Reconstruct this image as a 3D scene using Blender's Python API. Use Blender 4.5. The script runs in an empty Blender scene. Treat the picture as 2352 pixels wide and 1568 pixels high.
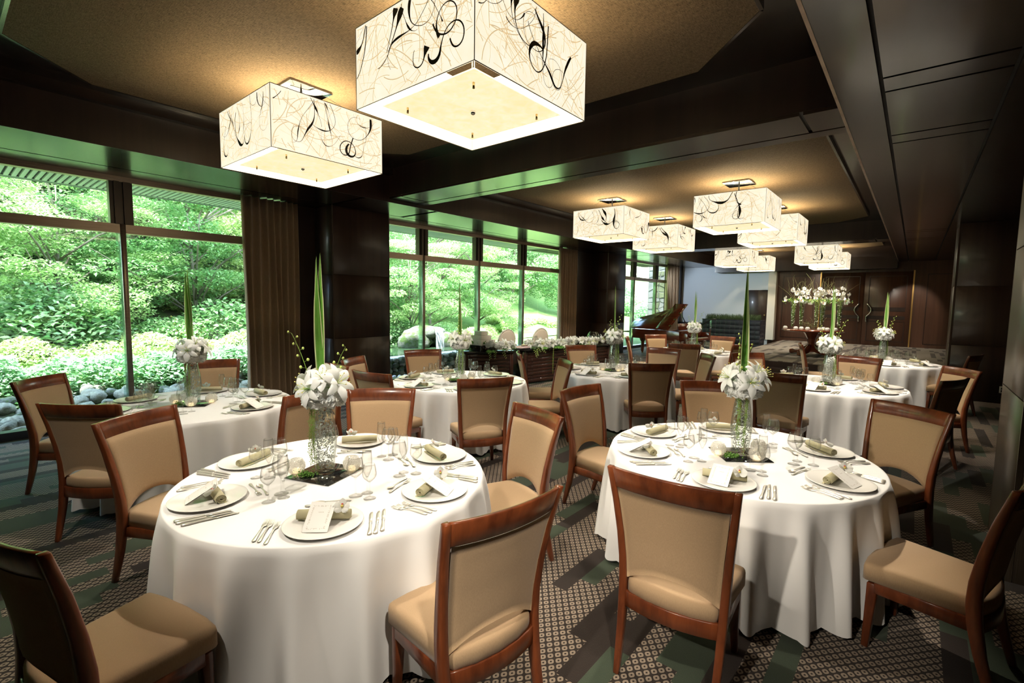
import bpy, bmesh, math, random
import numpy as np
from math import sin, cos, pi, radians, sqrt, atan2, hypot
from mathutils import Vector, Matrix

SC = bpy.context.scene
COL = SC.collection
# ------------------------------------------------------------------ camera
YAW, PITCH, ROLL, FPX = radians(39.786), radians(4.911), radians(0.846), 1107.8
_f = Vector((-sin(YAW) * cos(PITCH), cos(YAW) * cos(PITCH), -sin(PITCH)))
_r = Vector((cos(YAW), sin(YAW), 0))
_u = _r.cross(_f)
_r2 = _r * cos(ROLL) + _u * sin(ROLL)
_u2 = _u * cos(ROLL) - _r * sin(ROLL)
cam_data = bpy.data.cameras.new('camera')
cam_data.sensor_width = 36.0
cam_data.lens = FPX / 2352 * 36.0
cam_data.clip_end = 300
cam = bpy.data.objects.new('camera', cam_data)
COL.objects.link(cam)
cam.matrix_world = Matrix(((_r2.x, _u2.x, -_f.x, 0), (_r2.y, _u2.y, -_f.y, 0),
                           (_r2.z, _u2.z, -_f.z, 1.70), (0, 0, 0, 1)))
SC.camera = cam
# ------------------------------------------------------------------ world, sun, exposure
world = bpy.data.worlds.new('world')
SC.world = world
world.use_nodes = True
_nt = world.node_tree
_bg = _nt.nodes['Background']
_sky = _nt.nodes.new('ShaderNodeTexSky')
_sky.sky_type = 'NISHITA'
_sky.sun_disc = False
_sky.sun_elevation = radians(62)
_sky.sun_rotation = radians(100)
_sky.air_density = 1.4
_sky.dust_density = 1.2
_nt.links.new(_sky.outputs[0], _bg.inputs[0])
_bg.inputs[1].default_value = 3.1
sun_d = bpy.data.lights.new('sun', 'SUN')
sun_d.energy = 31.0
sun_d.angle = radians(3)
sun_d.color = (0.93, 0.98, 1.0)
sun = bpy.data.objects.new('sun', sun_d)
COL.objects.link(sun)
sun.rotation_euler = Vector((-0.10, 0.30, -1.0)).to_track_quat('-Z', 'Y').to_euler()
SC.view_settings.view_transform = 'Standard'
SC.view_settings.look = 'None'
SC.view_settings.gamma = 1.0
SC.view_settings.use_curve_mapping = False
SC.view_settings.exposure = 0.0
SC.cycles.max_bounces = 6
SC.cycles.diffuse_bounces = 3
SC.cycles.glossy_bounces = 3
SC.cycles.transmission_bounces = 6
SC.cycles.transparent_max_bounces = 18
SC.cycles.caustics_reflective = False
SC.cycles.caustics_refractive = False
SC.cycles.sample_clamp_indirect = 4.0

# ceiling spots, most in the beam and soffit slots, some added as fill: position, target, watts, cone degrees
def spot(loc, target, power, cone=48, blend=0.55, color=(1.0, 0.90, 0.76), size=0.04):
    d = bpy.data.lights.new('slot_and_fill_spot', 'SPOT')
    d.energy = power
    d.spot_size = radians(cone)
    d.spot_blend = blend
    d.color = color
    d.shadow_soft_size = size
    o = bpy.data.objects.new('slot_and_fill_spot', d)
    COL.objects.link(o)
    o.location = loc
    o.rotation_euler = (Vector(target) - Vector(loc)).to_track_quat('-Z', 'Y').to_euler()
    return o

SPOTS = [
    ((0.39, 0.2, 3.17), (-1.05, 1.3, 0.50), 330, 34),
    ((-0.9, -1.8, 3.17), (-0.9, 2.0, 0.45), 420, 27),  # added fill on the near chair's back, hung free behind the camera
    ((-3.0, -0.30, 3.22), (-3.9, 1.0, 0.5), 120, 60),
    ((-2.0, 5.17, 3.22), (-2.0, 3.4, 0.5), 150, 60),
    ((-1.9, -0.30, 3.22), (-2.45, 1.42, 0.80), 260, 44),
    ((-3.4, 5.17, 3.22), (-2.45, 1.42, 0.70), 400, 30),
    ((-2.2, -0.30, 3.22), (-0.86, 3.40, 0.70), 480, 27),
    ((-0.81, 4.95, 3.22), (-0.86, 3.40, 0.70), 340, 44),
    ((-4.6, 5.17, 3.22), (-4.28, 4.14, 0.70), 200, 52),
    ((-2.6, 5.17, 3.22), (-4.28, 4.14, 0.70), 120, 46),
    ((-2.7, 5.17, 3.22), (-3.33, 6.31, 0.70), 210, 50),
    ((-5.0, 5.17, 3.22), (-5.8, 8.4, 0.80), 420, 44),
    ((-0.27, 6.20, 3.17), (-0.80, 7.22, 0.70), 330, 50),
    ((-1.6, 5.17, 3.22), (-0.80, 7.22, 0.70), 260, 44),
    ((-0.27, 9.40, 3.17), (-0.40, 10.8, 0.70), 420, 46),
    ((-0.27, 6.80, 3.17), (0.60, 8.0, 0.8), 120, 40),
    ((-3.3, 14.8, 3.22), (-3.45, 9.95, 0.70), 420, 30),
    ((-2.1, 14.8, 3.22), (-2.15, 15.7, 1.3), 200, 70),
    ((-3.0, 13.0, 3.6), (-2.15, 15.7, 1.7), 420, 40),
    ((-0.27, 19.2, 3.17), (-0.1, 21.2, 1.5), 200, 40),
    ((-3.0, 18.5, 3.5), (-1.5, 21.2, 1.6), 260, 70),
    ((-7.42, 18.0, 3.17), (-6.2, 21.2, 1.7), 260, 80, 0.6, (0.75, 0.88, 1.0)),  # added cool spot standing in for daylight on the grey wall
]
for a in SPOTS:
    spot(*a)
# narrow pin spots added in the same slots to brighten each flower centrepiece
for (sx, sy), (tx, ty), pw in (((-1.2, -0.30), (-2.52, 1.38), 190), ((-0.9, -0.30), (-0.83, 3.37), 230), ((-4.2, -0.30), (-5.07, 1.50), 150), ((-2.9, 0.0), (-4.28, 4.14), 330),
                              ((-2.4, 2.4), (-3.33, 6.31), 0), ((-0.81, 5.17), (-0.80, 7.22), 110), ((-2.6, 5.17), (-3.45, 9.95), 380), ((-0.81, 5.17), (-0.40, 10.8), 420), ((-3.0, 5.17), (-3.33, 6.31), 70)):
    if pw: spot((sx, sy, 3.21), (tx, ty, 1.20), pw, 9, 0.7, (1.0, 0.96, 0.90), 0.02)

RND = random.Random(7)
NPR = np.random.RandomState(11)

# ------------------------------------------------------------------ node helpers
class NG:
    def __init__(s, name):
        s.mat = bpy.data.materials.new(name)
        s.mat.use_nodes = True
        s.t = s.mat.node_tree
        s.t.nodes.clear()
        s.out = s.t.nodes.new('ShaderNodeOutputMaterial')
        s._pos = None
    def n(s, typ, **kw):
        nd = s.t.nodes.new(typ)
        for k, v in kw.items():
            setattr(nd, k, v)
        return nd
    def set(s, sock, v):
        if isinstance(v, bpy.types.NodeSocket):
            s.t.links.new(v, sock)
        elif v is not None:
            sock.default_value = v
    def m(s, op, a, b=None, c=None, clamp=False):
        nd = s.n('ShaderNodeMath', operation=op, use_clamp=clamp)
        s.set(nd.inputs[0], a)
        if b is not None: s.set(nd.inputs[1], b)
        if c is not None: s.set(nd.inputs[2], c)
        return nd.outputs[0]
    def pos(s, kind='Object'):
        nd = s.n('ShaderNodeTexCoord')
        return nd.outputs[kind]
    def xyz(s, v):
        nd = s.n('ShaderNodeSeparateXYZ')
        s.set(nd.inputs[0], v)
        return nd.outputs
    def comb(s, x, y, z):
        nd = s.n('ShaderNodeCombineXYZ')
        for i, v in enumerate((x, y, z)): s.set(nd.inputs[i], v)
        return nd.outputs[0]
    def map(s, v, scale):
        nd = s.n('ShaderNodeMapping')
        s.set(nd.inputs[0], v)
        nd.inputs['Scale'].default_value = scale
        return nd.outputs[0]
    def noise(s, v, scale, detail=3, rough=0.5, dist=0.0):
        nd = s.n('ShaderNodeTexNoise')
        s.set(nd.inputs['Vector'], v)
        nd.inputs['Scale'].default_value = scale
        nd.inputs['Detail'].default_value = detail
        nd.inputs['Roughness'].default_value = rough
        nd.inputs['Distortion'].default_value = dist
        return nd.outputs['Fac']
    def white(s, v):
        nd = s.n('ShaderNodeTexWhiteNoise', noise_dimensions='3D')
        s.set(nd.inputs['Vector'], v)
        return nd.outputs['Value']
    def mix(s, f, a, b):
        nd = s.n('ShaderNodeMix', data_type='RGBA')
        s.set(nd.inputs[0], f)
        s.set(nd.inputs[6], c4(a) if isinstance(a, tuple) else a)
        s.set(nd.inputs[7], c4(b) if isinstance(b, tuple) else b)
        return nd.outputs[2]
    def ramp(s, f, stops):
        nd = s.n('ShaderNodeValToRGB')
        s.set(nd.inputs[0], f)
        e = nd.color_ramp.elements
        while len(e) < len(stops): e.new(0.5)
        for i, (p, c) in enumerate(stops):
            e[i].position = p
            e[i].color = c4(c)
        return nd.outputs[0]
    def bump(s, h, strength=0.3, dist=0.01):
        nd = s.n('ShaderNodeBump')
        s.set(nd.inputs['Height'], h)
        nd.inputs['Strength'].default_value = strength
        nd.inputs['Distance'].default_value = dist
        return nd.outputs[0]
    def pbr(s, color, rough=0.5, metal=0.0, spec=0.5, normal=None, coat=0.0, coat_rough=0.1, sheen=0.0, emis=None, estr=0.0, sub=0.0, trans=0.0, ior=1.45):
        p = s.n('ShaderNodeBsdfPrincipled')
        s.set(p.inputs['Base Color'], c4(color) if isinstance(color, tuple) else color)
        s.set(p.inputs['Roughness'], rough)
        p.inputs['Metallic'].default_value = metal
        p.inputs['Specular IOR Level'].default_value = spec
        p.inputs['Coat Weight'].default_value = coat
        p.inputs['Coat Roughness'].default_value = coat_rough
        p.inputs['Sheen Weight'].default_value = sheen
        p.inputs['Transmission Weight'].default_value = trans
        p.inputs['IOR'].default_value = ior
        if emis is not None:
            s.set(p.inputs['Emission Color'], c4(emis) if isinstance(emis, tuple) else emis)
            p.inputs['Emission Strength'].default_value = estr
        if normal is not None: s.set(p.inputs['Normal'], normal)
        s.t.links.new(p.outputs[0], s.out.inputs[0])
        return s.mat
    def surf(s, sh):
        s.t.links.new(sh, s.out.inputs[0])
        return s.mat

def c4(c):
    return (c[0], c[1], c[2], 1.0) if len(c) == 3 else c

M = {}
def plain(name, color, rough=0.5, **kw):
    M[name] = NG(name).pbr(color, rough, **kw)
    return M[name]

def wood(name, dark, light, rough=0.35, coat=0.0, scale=(1, 1, 1), grain=14.0, bands=True):
    g = NG(name)
    p = g.map(g.pos(), scale)
    f = g.noise(p, grain, 4, 0.6, 0.3)
    f2 = g.noise(p, grain * 0.22, 1, 0.5)
    f = g.m('ADD', g.m('MULTIPLY', f, 0.55), g.m('MULTIPLY', f2, 0.45))
    c = g.ramp(f, [(0.33, dark), (0.66, light)])
    M[name] = g.pbr(c, rough, coat=coat, coat_rough=0.12)
    return M[name]

wood('panel_wood', (0.011, 0.0055, 0.004), (0.030, 0.0155, 0.0105), 0.38, 0.15, (9, 9, 0.35), 1.2)
wood('pillar_wood', (0.022, 0.011, 0.008), (0.060, 0.033, 0.022), 0.38, 0.15, (7, 7, 0.25), 1.2)
wood('soffit_wood', (0.008, 0.005, 0.004), (0.019, 0.0115, 0.008), 0.26, 0.35, (0.5, 4, 4), 1.6)
wood('beam_wood', (0.015, 0.008, 0.006), (0.034, 0.018, 0.012), 0.26, 0.35, (0.5, 5, 5), 1.6)
wood('door_wood', (0.045, 0.020, 0.012), (0.085, 0.038, 0.022), 0.34, 0.2, (9, 9, 0.35), 1.4)
wood('chair_wood', (0.070, 0.016, 0.006), (0.215, 0.056, 0.018), 0.28, 0.4, (6, 6, 1.2), 5)
wood('piano_wood', (0.12, 0.024, 0.012), (0.26, 0.060, 0.026), 0.15, 0.8, (1.2, 8, 8), 3)
wood('slat_wood', (0.022, 0.008, 0.006), (0.055, 0.020, 0.013), 0.25, 0.4, (1, 1, 6), 3)
wood('bark', (0.10, 0.075, 0.05), (0.30, 0.26, 0.20), 0.9, 0, (3, 3, 1), 4)
plain('dark_gap', (0.006, 0.004, 0.004), 0.7)
plain('black_metal', (0.012, 0.012, 0.014), 0.35)
plain('sill_dark', (0.012, 0.012, 0.017), 0.4)

def fabric(name, a, b, scale=220, rough=0.85, sheen=0.15, bumpy=0.25):
    g = NG(name)
    p = g.pos()
    f = g.noise(g.map(p, (1, 1, 0.14)), scale, 2, 0.6)
    c = g.ramp(f, [(0.3, a), (0.7, b)])
    M[name] = g.pbr(c, rough, sheen=sheen, spec=0.2, normal=g.bump(f, bumpy, 0.002))
fabric('chair_fabric', (0.42, 0.282, 0.160), (0.49, 0.335, 0.195), 520)
fabric('seat_fabric', (0.43, 0.290, 0.165), (0.49, 0.335, 0.195), 520)

g = NG('ceiling_fabric')
p = g.pos()
f1 = g.noise(g.map(p, (6, 1, 1)), 26, 3, 0.6)
f2 = g.noise(g.map(p, (1, 6, 1)), 26, 3, 0.6)
f = g.m('MULTIPLY', g.m('ADD', f1, f2), 0.5)
M['ceiling_fabric'] = g.pbr(g.ramp(f, [(0.34, (0.058, 0.040, 0.024)), (0.64, (0.175, 0.126, 0.078))]), 0.9, spec=0.1,
                            normal=g.bump(f, 0.4, 0.004))

g = NG('white_cloth')
f = g.noise(g.pos(), 420, 2)
M['white_cloth'] = g.pbr((0.86, 0.85, 0.83), 0.75, sheen=0.1, spec=0.2, normal=g.bump(f, 0.08, 0.001))

g = NG('curtain_fabric')
f = g.noise(g.map(g.pos(), (30, 30, 3)), 6, 3)
M['curtain_fabric'] = g.pbr(g.ramp(f, [(0.3, (0.33, 0.225, 0.14)), (0.7, (0.41, 0.285, 0.18))]), 0.75, sheen=0.2, spec=0.2)

# bronze brushed metal of the window frames and of the near right pillar
g = NG('bronze_metal')
f = g.noise(g.map(g.pos(), (1, 1, 60)), 6, 2)
M['bronze_metal'] = g.pbr(g.ramp(f, [(0.3, (0.34, 0.25, 0.19)), (0.7, (0.48, 0.365, 0.28))]), 0.36, metal=0.8)
plain('bronze_dark', (0.075, 0.055, 0.042), 0.38, metal=0.6)
g = NG('pillar_metal')
f = g.noise(g.map(g.pos(), (50, 50, 0.8)), 4, 2)
M['pillar_metal'] = g.pbr(g.ramp(f, [(0.3, (0.10, 0.078, 0.055)), (0.7, (0.16, 0.125, 0.09))]), 0.33, metal=0.8)
plain('steel', (0.62, 0.62, 0.60), 0.22, metal=1.0)
plain('chrome', (0.80, 0.80, 0.80), 0.05, metal=1.0)
plain('silver', (0.90, 0.86, 0.76), 0.30, metal=0.65)
plain('gold_strip', (0.75, 0.48, 0.16), 0.3, metal=1.0)
plain('porcelain', (0.84, 0.82, 0.77), 0.18, coat=0.3)
plain('napkin_linen', (0.50, 0.46, 0.29), 0.8, spec=0.2)
plain('card_paper', (0.86, 0.84, 0.79), 0.7, spec=0.2)
plain('card_print', (0.55, 0.50, 0.42), 0.7, spec=0.2)
plain('petal_cream', (0.86, 0.85, 0.72), 0.55, spec=0.3)
plain('petal_yellow', (0.75, 0.62, 0.16), 0.6)
plain('petal_red', (0.60, 0.10, 0.08), 0.6)
plain('stem_green', (0.20, 0.33, 0.05), 0.5)
plain('bud_green', (0.52, 0.62, 0.16), 0.5)
plain('moss_green', (0.14, 0.30, 0.05), 0.8)
plain('twig', (0.20, 0.20, 0.08), 0.8)
plain('candle_wax', (0.90, 0.82, 0.66), 0.5, emis=(1.0, 0.72, 0.36), estr=2.4)
plain('grey_wall_paint', (0.60, 0.65, 0.70), 0.7, spec=0.2)
plain('white_paint', (0.72, 0.68, 0.60), 0.6)
plain('mirror_black', (0.012, 0.012, 0.012), 0.03, coat=1.0, coat_rough=0.02)
plain('tile_blue', (0.030, 0.036, 0.050), 0.2)
plain('grout', (0.10, 0.11, 0.13), 0.8)
plain('ivory', (0.80, 0.76, 0.66), 0.3)
plain('piano_black', (0.01, 0.008, 0.008), 0.1, coat=0.5)
plain('brass', (0.70, 0.50, 0.22), 0.25, metal=1.0)
plain('cake_icing', (0.85, 0.82, 0.74), 0.6)
plain('oval_upholstery', (0.78, 0.68, 0.56), 0.7)
plain('pebble_white', (0.72, 0.71, 0.66), 0.8)
plain('eave_slat', (0.58, 0.62, 0.60), 0.6)
plain('gutter_dark', (0.10, 0.12, 0.13), 0.5)
plain('plastic_white', (0.65, 0.64, 0.60), 0.4)
plain('grass_blade', (0.055, 0.10, 0.03), 0.7)
plain('roof_dark', (0.05, 0.05, 0.05), 0.8)
plain('pink_cloth', (0.66, 0.46, 0.46), 0.8)

def glass_mat(name, tint=(0.97, 0.98, 0.97), base=0.05, edge=0.7, power=3.0, rough=0.01, rim=0.45):
    g = NG(name)
    lw = g.n('ShaderNodeLayerWeight')
    lw.inputs['Blend'].default_value = 0.5
    f = g.m('POWER', lw.outputs['Facing'], power)
    f2 = g.m('POWER', lw.outputs['Facing'], 2.2)
    col = g.mix(f2, tint, tuple(c * rim for c in tint))
    f = g.m('ADD', g.m('MULTIPLY', f, edge), base, clamp=True)
    tr = g.n('ShaderNodeBsdfTransparent')
    g.set(tr.inputs[0], col)
    gl = g.n('ShaderNodeBsdfGlossy')
    gl.inputs['Roughness'].default_value = rough
    gl.inputs[0].default_value = (1, 1, 1, 1)
    mx = g.n('ShaderNodeMixShader')
    g.t.links.new(f, mx.inputs[0])
    g.t.links.new(tr.outputs[0], mx.inputs[1])
    g.t.links.new(gl.outputs[0], mx.inputs[2])
    M[name] = g.surf(mx.outputs[0])
glass_mat('window_glass', (0.97, 0.99, 0.98), 0.03, 0.5, 4.0, 0.0, 0.9)
glass_mat('glass_edge', (0.80, 0.93, 0.90), 0.12, 0.3, 3.0, 0.05, 0.9)
glass_mat('wine_glass', (0.985, 0.985, 0.98), 0.055, 0.60, 5.0, 0.06, 0.80)
glass_mat('vase_glass', (0.96, 0.98, 0.97), 0.05, 0.5, 2.8, 0.03, 0.8)
g = NG('crackle_glass')
vo = g.n('ShaderNodeTexVoronoi', feature='DISTANCE_TO_EDGE'); vo.inputs['Scale'].default_value = 130
g.set(vo.inputs['Vector'], g.pos())
f = g.m('LESS_THAN', vo.outputs['Distance'], 0.12)
tr = g.n('ShaderNodeBsdfTransparent')
tl = g.n('ShaderNodeBsdfTranslucent'); tl.inputs[0].default_value = (0.95, 0.94, 0.90, 1)
df = g.n('ShaderNodeBsdfDiffuse'); df.inputs[0].default_value = (0.95, 0.94, 0.90, 1)
gl = g.n('ShaderNodeBsdfGlossy'); gl.inputs['Roughness'].default_value = 0.1
ma = g.n('ShaderNodeMixShader'); ma.inputs[0].default_value = 0.5
g.t.links.new(tl.outputs[0], ma.inputs[1]); g.t.links.new(df.outputs[0], ma.inputs[2])
mb_ = g.n('ShaderNodeMixShader'); mb_.inputs[0].default_value = 0.15
g.t.links.new(ma.outputs[0], mb_.inputs[1]); g.t.links.new(gl.outputs[0], mb_.inputs[2])
mc = g.n('ShaderNodeMixShader'); g.set(mc.inputs[0], g.m('ADD', g.m('MULTIPLY', f, 0.35), 0.28))
g.t.links.new(tr.outputs[0], mc.inputs[1]); g.t.links.new(mb_.outputs[0], mc.inputs[2])
M['crackle_glass'] = g.surf(mc.outputs[0])

g = NG('crystal_bead')
tr = g.n('ShaderNodeBsdfTransparent'); tr.inputs[0].default_value = (0.9, 0.9, 0.88, 1)
gl = g.n('ShaderNodeBsdfGlossy'); gl.inputs['Roughness'].default_value = 0.08
df = g.n('ShaderNodeBsdfDiffuse'); df.inputs[0].default_value = (0.95, 0.95, 0.92, 1)
m1 = g.n('ShaderNodeMixShader'); m1.inputs[0].default_value = 0.45
g.t.links.new(gl.outputs[0], m1.inputs[1]); g.t.links.new(df.outputs[0], m1.inputs[2])
m2 = g.n('ShaderNodeMixShader'); m2.inputs[0].default_value = 0.75
g.t.links.new(tr.outputs[0], m2.inputs[1]); g.t.links.new(m1.outputs[0], m2.inputs[2])
M['crystal_bead'] = g.surf(m2.outputs[0])

def leafmat(name, a, b, trans=0.35):
    g = NG(name)
    geo = g.n('ShaderNodeNewGeometry')
    c = g.mix(geo.outputs['Random Per Island'], a, b)
    df = g.n('ShaderNodeBsdfDiffuse'); g.set(df.inputs[0], c)
    tl = g.n('ShaderNodeBsdfTranslucent'); g.set(tl.inputs[0], c)
    gl = g.n('ShaderNodeBsdfGlossy'); gl.inputs['Roughness'].default_value = 0.45
    mx = g.n('ShaderNodeMixShader'); mx.inputs[0].default_value = trans
    g.t.links.new(df.outputs[0], mx.inputs[1]); g.t.links.new(tl.outputs[0], mx.inputs[2])
    mg = g.n('ShaderNodeMixShader'); mg.inputs[0].default_value = 0.05
    g.t.links.new(mx.outputs[0], mg.inputs[1]); g.t.links.new(gl.outputs[0], mg.inputs[2])
    M[name] = g.surf(mg.outputs[0])
leafmat('petal_white', (0.93, 0.93, 0.88), (0.96, 0.96, 0.92), 0.4)
leafmat('leaf_maple', (0.22, 0.42, 0.11), (0.54, 0.70, 0.32))
leafmat('leaf_dark', (0.06, 0.19, 0.06), (0.20, 0.40, 0.16))
leafmat('leaf_mid', (0.13, 0.33, 0.10), (0.42, 0.62, 0.27))
leafmat('leaf_lime', (0.36, 0.52, 0.15), (0.66, 0.78, 0.38))
leafmat('leaf_shrub', (0.10, 0.30, 0.08), (0.55, 0.74, 0.46))
leafmat('leaf_blade', (0.10, 0.26, 0.03), (0.12, 0.30, 0.04), 0.25)
leafmat('leaf_stripe', (0.56, 0.60, 0.30), (0.60, 0.64, 0.36), 0.25)
leafmat('leaf_fern', (0.08, 0.26, 0.04), (0.16, 0.38, 0.06), 0.25)

def stone(name, a, b, scale=3.0, moss=None):
    g = NG(name)
    p = g.pos()
    f = g.noise(p, scale, 5, 0.65)
    c = g.ramp(f, [(0.3, a), (0.7, b)])
    if moss:
        f2 = g.noise(p, scale * 0.6, 3, 0.6)
        c = g.mix(g.ramp(f2, [(0.48, (0, 0, 0)), (0.6, (1, 1, 1))]), c, moss)
    M[name] = g.pbr(c, 0.85, spec=0.25, normal=g.bump(f, 0.6, 0.03))
stone('river_rock', (0.20, 0.19, 0.135), (0.44, 0.42, 0.32), 5)
stone('mossy_rock', (0.07, 0.075, 0.055), (0.20, 0.20, 0.16), 5, (0.08, 0.12, 0.035))
stone('grey_boulder', (0.20, 0.20, 0.19), (0.46, 0.46, 0.44), 2.0)
stone('wall_stone', (0.11, 0.108, 0.092), (0.20, 0.195, 0.17), 2.5)
stone('wall_stone_moss', (0.07, 0.08, 0.04), (0.15, 0.16, 0.09), 2.5)
stone('soil', (0.05, 0.05, 0.025), (0.12, 0.11, 0.06), 4, (0.07, 0.14, 0.03))
stone('lawn', (0.10, 0.19, 0.045), (0.19, 0.30, 0.08), 9)
g = NG('pond_water')
f = g.noise(g.map(g.pos(), (1, 1.6, 1)), 5, 3)
M['pond_water'] = g.pbr((0.035, 0.065, 0.03), 0.06, spec=0.6, normal=g.bump(f, 0.12, 0.02))
g = NG('falling_water')
f = g.noise(g.map(g.pos(), (1, 14, 0.6)), 3, 3)
df = g.n('ShaderNodeBsdfDiffuse'); df.inputs[0].default_value = (0.75, 0.82, 0.84, 1)
tr = g.n('ShaderNodeBsdfTransparent')
mx = g.n('ShaderNodeMixShader')
g.set(mx.inputs[0], g.ramp(f, [(0.42, (0.04, 0.04, 0.04)), (0.62, (0.75, 0.75, 0.75))]))
g.t.links.new(tr.outputs[0], mx.inputs[1]); g.t.links.new(df.outputs[0], mx.inputs[2])
M['falling_water'] = g.surf(mx.outputs[0])

# carpet: diamond-ring ground with green and dark bars running down the room
def carpet(name, base, ring, green, dark, pg, pd, s=0.033):
    g = NG(name)
    X, Y, Z = g.xyz(g.pos())
    # bars
    w, L = 0.105, 0.56
    v = g.m('FLOOR', g.m('DIVIDE', X, w))
    rv = g.white(g.comb(v, 3.7, 0.0))
    yy = g.m('ADD', g.m('DIVIDE', Y, L), g.m('MULTIPLY', rv, 7.0))
    u = g.m('FLOOR', yy)
    n = g.white(g.comb(v, u, 1.3))
    fy = g.m('ABSOLUTE', g.m('SUBTRACT', g.m('FRACT', yy), 0.5))
    isg = g.m('LESS_THAN', n, pg)
    isd = g.m('MULTIPLY', g.m('GREATER_THAN', n, pg), g.m('LESS_THAN', n, pg + pd))
    # rings
    k = 0.7071 / s
    a = g.m('MULTIPLY', g.m('ADD', X, g.m('MULTIPLY', Y, 0.8)), k)
    b = g.m('MULTIPLY', g.m('SUBTRACT', X, g.m('MULTIPLY', Y, 0.8)), k)
    fa = g.m('ABSOLUTE', g.m('SUBTRACT', g.m('FRACT', a), 0.5))
    fb = g.m('ABSOLUTE', g.m('SUBTRACT', g.m('FRACT', b), 0.5))
    d = g.m('POWER', g.m('ADD', g.m('POWER', fa, 3.0), g.m('POWER', fb, 3.0)), 0.3333)
    r = g.m('MULTIPLY', g.m('LESS_THAN', d, 0.38), g.m('GREATER_THAN', d, 0.13))
    pile = g.noise(g.pos(), 300, 2)
    col = g.mix(r, base, ring)
    col = g.mix(isg, col, green)
    col = g.mix(isd, col, dark)
    pf = g.m('ADD', g.m('MULTIPLY', pile, 0.9), 0.55)
    vm = g.n('ShaderNodeVectorMath', operation='SCALE')
    g.set(vm.inputs[0], col); g.set(vm.inputs[3], pf)
    M[name] = g.pbr(vm.outputs[0], 0.95, spec=0.1, sheen=0.1, normal=g.bump(pile, 0.5, 0.004))
carpet('carpet', (0.032, 0.024, 0.019), (0.29, 0.228, 0.17), (0.050, 0.066, 0.043), (0.028, 0.020, 0.016), 0.28, 0.13)
carpet('carpet_brightly_lit', (0.16, 0.135, 0.11), (0.33, 0.285, 0.23), (0.25, 0.215, 0.175), (0.08, 0.062, 0.052), 0.30, 0.22)  # hall carpet again, with the stage's brighter light put into its colours

# lamp shade paper, fibres and diffuser: they are lit from inside
g = NG('shade_paper')
f = g.noise(g.pos(), 9, 3)
c = g.ramp(f, [(0.3, (0.98, 0.86, 0.62)), (0.7, (1.0, 0.93, 0.76))])
M['shade_paper'] = g.pbr((0.5, 0.47, 0.4), 0.8, emis=c, estr=1.02)
plain('fibre_tan', (0.40, 0.31, 0.17), 0.8, emis=(0.88, 0.68, 0.40), estr=0.72)
plain('fibre_black', (0.014, 0.013, 0.010), 0.6)
g = NG('shade_diffuser')
f = g.noise(g.pos(), 14, 6, 0.7, 0.6)
c = g.ramp(f, [(0.35, (1.0, 0.76, 0.40)), (0.65, (1.0, 0.90, 0.62))])
M['shade_diffuser'] = g.pbr((0.5, 0.45, 0.35), 0.8, emis=c, estr=0.98)
M['shade_inner'] = NG('shade_inner').pbr((0.8, 0.75, 0.62), 0.8, emis=(1.0, 0.90, 0.66), estr=2.2)
plain('shade_rim', (0.25, 0.21, 0.15), 0.6)
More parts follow.
